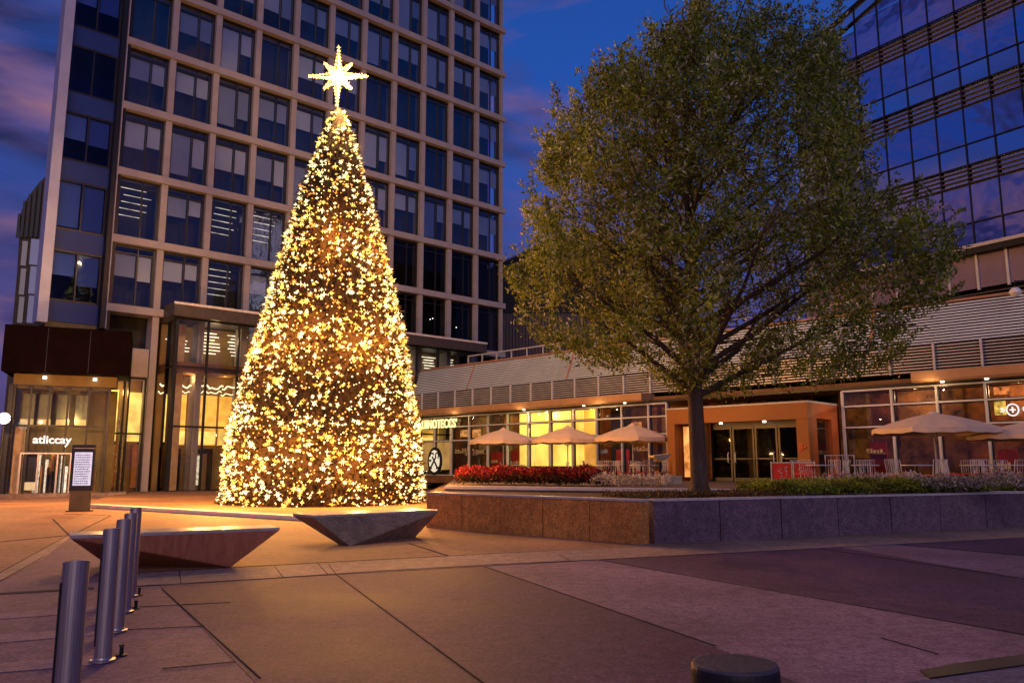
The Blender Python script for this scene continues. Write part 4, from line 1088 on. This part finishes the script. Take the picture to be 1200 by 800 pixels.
# upright leafy shoots along the top and through the upper crown
tops = []
for k in range(300):
    x = rt.uniform(min(xs_), max(xs_)); y = rt.uniform(-3.6, 3.6)
    z = max(zs_)+.3
    while z > 2 and not inside(x, z): z -= .1
    if z < 4: continue
    drop = (abs(y)/3.9)**2*3.2 if k % 3 else rt.random()*.35
    if k % 3 == 0: y *= .25
    z -= drop
    if not inside((x+tx0)*TD/(TD+y)-tx0, (z-1.5)*TD/(TD+y)+1.5): continue
    hgt = .9+rt.random()*.7; lean = Vector((x*.03+rt.gauss(0, .07), y*.03+rt.gauss(0, .07), 1)).normalized()
    b0 = Vector((x, y, z-hgt))
    for q in range(100):
        t = rt.random()**.8; w = .30*(1-t)+.02
        leaf(crown, b0+lean*(hgt*t)+Vector((rt.gauss(0, w*.6), rt.gauss(0, w*.6), 0)), .09+.07*rt.random(), .04+.016*rt.random(), rt, .9)
def shoot(b0, lean, hgt, nl=120, w0=.22):
    for q in range(nl):
        t = rt.random()**.9; w = w0*(1-t)**.8+.012
        leaf(crown, b0+lean*(hgt*t)+Vector((rt.gauss(0, w*.6), rt.gauss(0, w*.6), 0)), .09+.07*rt.random(), .04+.016*rt.random(), rt, .9)
x = min(xs_)
while x < max(xs_):
    z = max(zs_)+.3
    while z > 2 and not inside(x, z): z -= .05
    if z > 6:
        h_ = 1.0+rt.random()*.6; shoot(Vector((x, rt.gauss(0, .6), z-h_+rt.uniform(.25, .85))), Vector((x*.04+rt.gauss(0, .05), rt.gauss(0, .05), 1)).normalized(), h_)
    x += rt.uniform(.34, .55)
n_ = len(OUT)
for i in range(n_):
    for t in (0, .33, .66):
        px_, pz_ = [OUT[i][q]*(1-t)+OUT[(i+1) % n_][q]*t for q in (0, 1)]
        if abs(px_) < 2.2 or pz_ < 3.4: continue
        s_ = 1 if px_ > 0 else -1; dv = Vector((s_*.75+rt.gauss(0, .15), rt.gauss(0, .2), .65+rt.gauss(0, .2))).normalized()
        shoot(Vector((px_, rt.gauss(0, .8), pz_))-dv*.8, dv, 1.0+.35*rt.random(), 70, .2)
crown.build('crown', leafmat('oak_leaf', (.055, .11, .006), (.38, .42, .04), .35, (.62, .60, .42)), tr)  # pale share of leaves paints in lit leaves and bright gaps

# ================================================================== CHRISTMAS TREE
XD = 33.0
xb_ = at(379, 585, XD); xc = xb_.x
ct = thing('christmas_tree', 'giant cone shaped outdoor christmas tree covered in starry golden lights', 'christmas tree', (xc, XD, .12))
def xz(px, py): r = ray(px, py); t = XD/r.y; return (r.x*t-xc, H+r.z*t-.12)
ztip = xz(396, 128)[1]
prof = []
for (yy, xl_, xr2) in ((591, 258, 500), (560, 262, 500), (500, 271, 494), (430, 291, 484), (350, 315, 466), (290, 333, 452), (230, 351, 436), (170, 373, 417), (128, 392, 400)):
    a_, z_ = xz(xl_, yy); b_, _ = xz(xr2, yy); prof.append((max(0, z_), (b_-a_)/2*(.955 if yy < 500 else .965), (a_+b_)/2))
def rad(z):
    for (z0, r0, c0), (z1, r1, c1) in zip(prof, prof[1:]):
        if z0 <= z <= z1:
            t = (z-z0)/(z1-z0+1e-6); return r0+(r1-r0)*t, c0+(c1-c0)*t
    return (prof[-1][1], prof[-1][2]) if z > prof[-1][0] else (prof[0][1], prof[0][2])
rc = random.Random(77)
PINE = leafmat('fir_needle', (.018, .014, .005), (.075, .038, .014), .08)
core = MB(); N = 40; rows = 46; vs = []
for i in range(rows+1):
    z = ztip*i/rows; r_, c_ = rad(z)
    for k in range(N):
        a = 2*math.pi*k/N; rr = max(.02, r_*.90+.10*noise.noise(Vector((math.cos(a)*3, math.sin(a)*3, z*1.8)))*min(1, r_))
        vs.append((c_+rr*math.cos(a), rr*math.sin(a), z))
fs = [(i*N+k, i*N+(k+1) % N, (i+1)*N+(k+1) % N, (i+1)*N+k) for i in range(rows) for k in range(N)]
core.add(vs, fs+[tuple(range(N-1, -1, -1)), tuple(rows*N+k for k in range(N))])
core.build('inner_foliage', mat('fir_core', (.030, .015, .006), .9, .6, 6, bump=1.0, bscale=14), ct)
ndl = MB()
for k in range(15000):
    z = ztip*(1-math.sqrt(rc.random()))*1.0; r_, c_ = rad(z); a = rc.random()*2*math.pi
    rr = r_*(.90+.10*rc.random())
    p = Vector((c_+rr*math.cos(a), rr*math.sin(a), z)); o_ = Vector((math.cos(a), math.sin(a), rc.uniform(-.5, .5))).normalized()
    s_ = o_.cross(Vector((rc.gauss(0, 1), rc.gauss(0, 1), rc.gauss(0, 1)))).normalized()
    L_ = .16+.22*rc.random()
    d_ = (o_+s_*rc.gauss(0, .6)).normalized()
    ndl.add([p-s_*.035, p+s_*.035, p+d_*L_], [(0, 1, 2)])
ndl.build('needles', PINE, ct)
MB().lathe([(1.6, -.0), (1.6, .25), (1.2, .3)], 24, (prof[0][2], 0)).build('base', BLK, ct)
# bulbs with their glare modelled as starbursts
LA = emit('light_gold', (1, .74, .14), 2.4); LB = emit('light_pale', (1, .86, .45), 2.8); LC_ = emit('light_amber', (1, .42, .08), 1.6)
def glare_bulb(p, s, rnd):
    """small bulb, its glare shaped as thin spikes round a core"""
    mb = MB()
    ax = Matrix.Rotation(rnd.random()*6.28, 3, 'X') @ Matrix.Rotation(rnd.random()*6.28, 3, 'Z')
    vs = []; fs = []
    A = [Vector((1, 0, 0)), Vector((0, 1, 0)), Vector((0, 0, 1)), Vector((.7, .7, 0)), Vector((.7, -.7, 0))]
    for q, a in enumerate(A):
        L_ = s*(.55+.45*rnd.random())*(1 if q < 3 else .75); w = s*.13
        b = a.cross(Vector((.3, .5, .8))).normalized(); c = a.cross(b)
        o = len(vs)
        vs += [p+ax@(a*L_), p-ax@(a*L_), p+ax@(b*w), p+ax@(c*w), p-ax@(b*w), p-ax@(c*w)]
        for k in range(4):
            i0, i1 = o+2+k, o+2+(k+1) % 4; fs += [(o, i0, i1), (o+1, i1, i0)]
    return vs, fs
rest_l = MB(); cnt = 0; cand = []
view = math.atan2(-XD, -xc)
for k in range(3100):
    z = ztip*((1-math.sqrt(rc.random())) if rc.random() < .8 else rc.uniform(.3, 1))*.995; r_, c_ = rad(z); a = rc.random()*2*math.pi
    cand.append((z, r_, c_, a))
front = sorted(cand, key=lambda t: -(math.cos(t[3]-view)-.02*t[0]))
for i, (z, r_, c_, a) in enumerate(front):
    rr = r_*(1.0+.035*noise.noise(Vector((math.cos(a)*2.5, math.sin(a)*2.5, z*.9))))+rc.uniform(-.10, .08); p = Vector((c_+rr*math.cos(a), rr*math.sin(a), z+.05))
    s = rc.choice([.11, .13, .16, .20, .12, .14]) * (.9 if z > 12 else 1)
    vs, fs = glare_bulb(p, s, rc); mi = rc.choice([0, 0, 0, 1, 1, 1, 2])
    if i < 95:
        mb = MB(); mb.add(vs, fs); mb.build('glare_light', [LA, LB, LC_][mi], ct)
    else:
        rest_l.m = mi; rest_l.add(vs, fs)
tag(rest_l.build('small_glare_lights', [LA, LB, LC_], ct), kind='stuff')
# fine twinkle bulbs
tw_ = MB()
for k in range(5200):
    z = ztip*(1-math.sqrt(rc.random())); r_, c_ = rad(z); a = rc.random()*2*math.pi; rr = r_*1.0
    p = Vector((c_+rr*math.cos(a), rr*math.sin(a), z)); s = .022+.022*rc.random()
    tw_.m = 0 if rc.random() < .55 else 1
    tw_.add([p+Vector((s, 0, 0)), p+Vector((0, s, 0)), p-Vector((s, 0, 0)), p-Vector((0, s, 0)), p+Vector((0, 0, s)), p-Vector((0, 0, s))], [(0, 1, 4), (1, 2, 4), (2, 3, 4), (3, 0, 4), (1, 0, 5), (2, 1, 5), (3, 2, 5), (0, 3, 5)])
tag(tw_.build('twinkle_bulbs', [LC_, LB], ct), kind='stuff')
# the strings' light on the surroundings
for k, (a, z, pw_) in enumerate([(-2.6, 2.2, 1), (-2.1, 1.6, 1), (-1.6, 2.2, 1), (-1.1, 1.6, 1), (-.6, 2.2, 1), (0, 3, .8), (3.2, 3, .8), (-2.3, 6.2, 1), (-1.7, 6.6, 1), (-1.1, 6.2, 1), (-.5, 6.6, 1.2), (-1.4, 10.5, 1), (-.3, 10.5, 1.4)]):
    r_, c_ = rad(z); rr = r_+.9
    lamp('tree_string_glow', (c_+rr*math.cos(a), rr*math.sin(a), z), 800*pw_, (1, .40, .085), .06, parent=ct)
# star topper
sp_ = at(396.5, 91, XD)
st = thing('star_topper', 'glowing white gold eight pointed star on the tip of the christmas tree', 'star', (sp_.x, XD, sp_.z))
def starmesh(Ls, core, th):
    vs = [(0, -th, 0), (0, th, 0)]; n_ = len(Ls)
    for k in range(n_):
        a = math.pi/2+2*math.pi*k/n_; b = a+math.pi/n_
        vs.append((Ls[k]*math.cos(a), 0, Ls[k]*math.sin(a))); vs.append((core*math.cos(b), 0, core*math.sin(b)))
    m_ = 2*n_; fs = []
    for k in range(m_): fs += [(0, 2+k, 2+(k+1) % m_), (1, 2+(k+1) % m_, 2+k)]
    return MB().add(vs, fs)
starmesh([1.25, .55, 1.15, .55, 1.4, .55, 1.15, .55], .17, .18).build('star_body', emit('star_white', (1, .86, .45), 4), st)
mb = MB(); rs_ = random.Random(4)
for k in range(8):
    a = math.pi/2+math.pi*k/4; L_ = [1.42, .85, 1.28, .85, 1.4, .85, 1.28, .85][k]
    for j in range(9):
        for w in (-1, 1):
            t = (j+.5)/9; off = w*(.20*(1-t)**1.3)
            p = Vector((L_*t*math.cos(a)-off*math.sin(a), -.12, L_*t*math.sin(a)+off*math.cos(a)))
            vs, fs = glare_bulb(p, .10+.05*rs_.random(), rs_); mb.add(vs, fs)
mb.build('star_bulb', emit('star_bulb_gold', (1, .62, .14), 5), st)
MB().tube([(0, 0, -1.2), (0, 0, ztip+.12-sp_.z-.5)], .06, 8).build('mast', BLK, st)
lamp('star_glow', (.9, -.7, -.5), 4500, (1, .55, .2), .06, parent=st)
lamp('star_glow', (0, 1.6, 0), 1700, (1, .42, .13), .06, parent=st)

# ================================================================== BENCHES
def bench(label, TL, TR, BL, BR, w, wb, m):
    """faceted stone bench: slab top tapering to a narrow skewed foot"""
    o = TL.copy(); o.z = 0
    t = thing('faceted_bench', label, 'bench', o)
    L = lambda p: Vector((p.x-o.x, p.y-o.y, p.z))
    d = (TR-TL); d.z = 0; d.normalize(); nn = Vector((-d.y, d.x, 0))
    if nn.y < 0: nn = -nn
    topf = [L(TL), L(TR), L(TR)+nn*w, L(TL)+nn*w]
    z1_ = TL.z
    bm = bmesh.new()
    pts = [Vector((p.x, p.y, z1_-.05)) for p in topf]
    fb = [L(BL), L(BR), L(BR)+nn*wb, L(BL)+nn*wb]
    for p in pts+[Vector((p.x, p.y, 0)) for p in fb]: bm.verts.new(p)
    bmesh.ops.convex_hull(bm, input=bm.verts)
    me = bpy.data.meshes.new('body'); bm.to_mesh(me); bm.free(); me.materials.append(m)
    b = bpy.data.objects.new('body', me); C.objects.link(b); b.parent = t
    bv = b.modifiers.new('bevel', 'BEVEL'); bv.width = .02; bv.segments = 2
    MB().prism([(p.x, p.y) for p in topf], z1_-.05, z1_).build('seat_slab', mat('bench_top', (.42, .38, .34), .35, .2, 6), t, bevel=.008)
    return t
zB = .60
RB_ = mat('bench_redbrown', (.30, .085, .04), .5, .45, 2.2, bump=.4, col2=(.52, .20, .10), stretch=(9, 9, .5)); GB_ = granite('bench_grey', (.40, .30, .20), .35)
bench('long red brown faceted stone bench behind the steel bollards', gp(83, 627, zB), gp(328, 617.5, zB), gp(128, 663), gp(270, 664.5), .7, .3, RB_)
bench('grey faceted stone bench on the right, its foot narrower than its top', gp(368, 603.5, zB), gp(514, 597, zB), gp(410, 639.5), gp(487, 629), .95, .45, GB_)

# ================================================================== BOLLARDS
def bollard():
    t = thing('steel_bollard', '', 'bollard', group='brushed steel bollards in a row at the left')
    r = .068; N_ = 28; h = 1.06; vs = []
    for zz in (0, 1):
        for k in range(N_):
            a = 2*math.pi*k/N_; vs.append((r*math.cos(a), r*math.sin(a), 0 if not zz else h+.012*math.sin(a)))
    MB().add(vs, [(k, (k+1) % N_, N_+(k+1) % N_, N_+k) for k in range(N_)]+[tuple(range(N_, 2*N_))]).build('tube', STEEL, t, bevel=.003)
    MB().lathe([(r*.8, h-.01), (r*.8, h+.002)], 20).build('cap', BLK, t)
    MB().lathe([(.10, 0), (.10, .012), (.075, .02), (.072, .03)], 24).build('base_plate', STEEL, t)
    mb = MB(); mb.box(.069, .074, -.012, .012, .12, .95); mb.build('groove_strip', BLK, t)
    return t
bpos = [(-2.44, 4.64, 'nearest steel bollard at the lower left, its foot below the picture edge'),
        (-3.38, 6.96, 'second nearest steel bollard, the tallest looking one whose foot can be seen'),
        (-3.85, 8.16, 'middle steel bollard of the row of five'),
        (-4.27, 9.2, 'fourth steel bollard of the row, in front of the red brown bench'),
        (-4.72, 10.3, 'farthest steel bollard, at the back end of the row')]
b0 = bollard()
for i, (x, y, lb) in enumerate(bpos):
    b = b0 if i == 0 else dup(b0, (0, 0, 0), 0, lb)
    b['label'] = lb; b.location = (x, y, 0.008); b.rotation_euler = (0, 0, math.pi+.7)
for i, (px, py, lb) in enumerate(((163, 697, 'small dark anchor stub beside the farthest bollard'), (159, 713, 'small dark anchor stub beside the fourth bollard'), (142, 768, 'small dark anchor stub nearest the camera'))):
    p = gp(px, py); t = thing('ground_anchor', lb, 'anchor', (p.x, p.y, .004), .3*i, 'small anchor stubs in the paving')
    MB().lathe([(.05, 0), (.05, .008), (.018, .012), (.016, .07), (.024, .075), (.02, .09)], 12).build('stub', BLK, t)
# short black bollard at the bottom
r = ray(861, 777); zq = .78; tt = (zq-H)/r.z; p = r*tt
t = thing('black_bollard', 'short thick black cylinder bollard at the bottom edge of the photo', 'bollard', (p.x, p.y, .004))
BR_ = .141*(r.y*tt)/2.75
BK2 = mat('black_painted', (.018, .015, .018), .5, .35, 6, bump=.15)
MB().lathe([(BR_, 0), (BR_, zq-.03), (BR_*.985, zq-.012)], 40).build('body', BK2, t, smooth=False, bevel=.004)
MB().lathe([(BR_*.99, zq-.012), (BR_*.97, zq-.003), (BR_*.9, zq)], 40).build('cap', mat('cap_grey', (.075, .068, .08), .6, .35, 8, bump=.3), t)

# ================================================================== INFO KIOSK
p = gp(93, 599); a, b = gp(80, 599), gp(105, 599); wk = (b-a).length
kz = 2.32
t = thing('info_kiosk', 'black free standing information totem with pale glowing screen near the shop', 'kiosk', (p.x, p.y, .0), R(24))
MB().box(-wk/2, wk/2, -.12, .12, .72, kz).build('housing', BLK, t, bevel=.012)
MB().box(-wk/2+.04, wk/2-.04, -.10, .10, .03, .72).build('plinth', mat('olive_metal', (.09, .07, .03), .5, .3), t)
MB().box(-wk/2-.05, wk/2+.05, -.16, .16, .0, .04).build('foot_plate', BLK, t)
MB().box(-wk/2+.10, wk/2-.09, -.128, -.12, .90, 2.06).build('screen', emit('screen_pale_blue', (.62, .68, .92), .75, .2, 9), t)
mb = MB(); rk = random.Random(8)
for j in range(13):
    x = -wk/2+.14
    while x < wk/2-.17:
        w = .02+.05*rk.random(); mb.box(x, min(x+w, wk/2-.14), -.1315, -.129, .96+j*.082, .96+j*.082+.03); x += w+.02
mb.build('screen_text', mat('screen_ink', (.03, .035, .08), .6), t)
MB().box(-wk/2+.05, wk/2-.03, -.126, -.12, 2.19, 2.205).build('trim_line', WHT, t)
# street lamp at left edge
p = gp(2, 583); t = thing('globe_street_lamp', 'lit white globe lamp on a dark post at the far left edge', 'lamp', (at(-2, 560, 38).x, 38, 0))
z_ = at(0, 490, 38).z
MB().tube([(0, 0, 0), (0, 0, z_-.35)], [.07, .045], 10).build('post', BLK, t)
bm = bmesh.new(); bmesh.ops.create_uvsphere(bm, u_segments=24, v_segments=16, radius=.27); me = bpy.data.meshes.new('globe'); bm.to_mesh(me); bm.free()
me.materials.append(emit('globe_white', (1, .93, .78), 2.5)); go = bpy.data.objects.new('globe', me); C.objects.link(go); go.parent = t; go.location = (0, 0, z_)
MB().tube([(0, 0, z_), (.5, 0, z_+.02)], .03, 6).build('arm', BLK, t)
# lamps added above the paving for the warm spill of shop and lobby
for (x, y, z, pw_) in ((-21.5, 33, 4.2, 1500), (-17.5, 36, 4.2, 1300)):
    lamp('lobby_spill_light', (x, y, z), pw_, (1, .45, .13), .05)
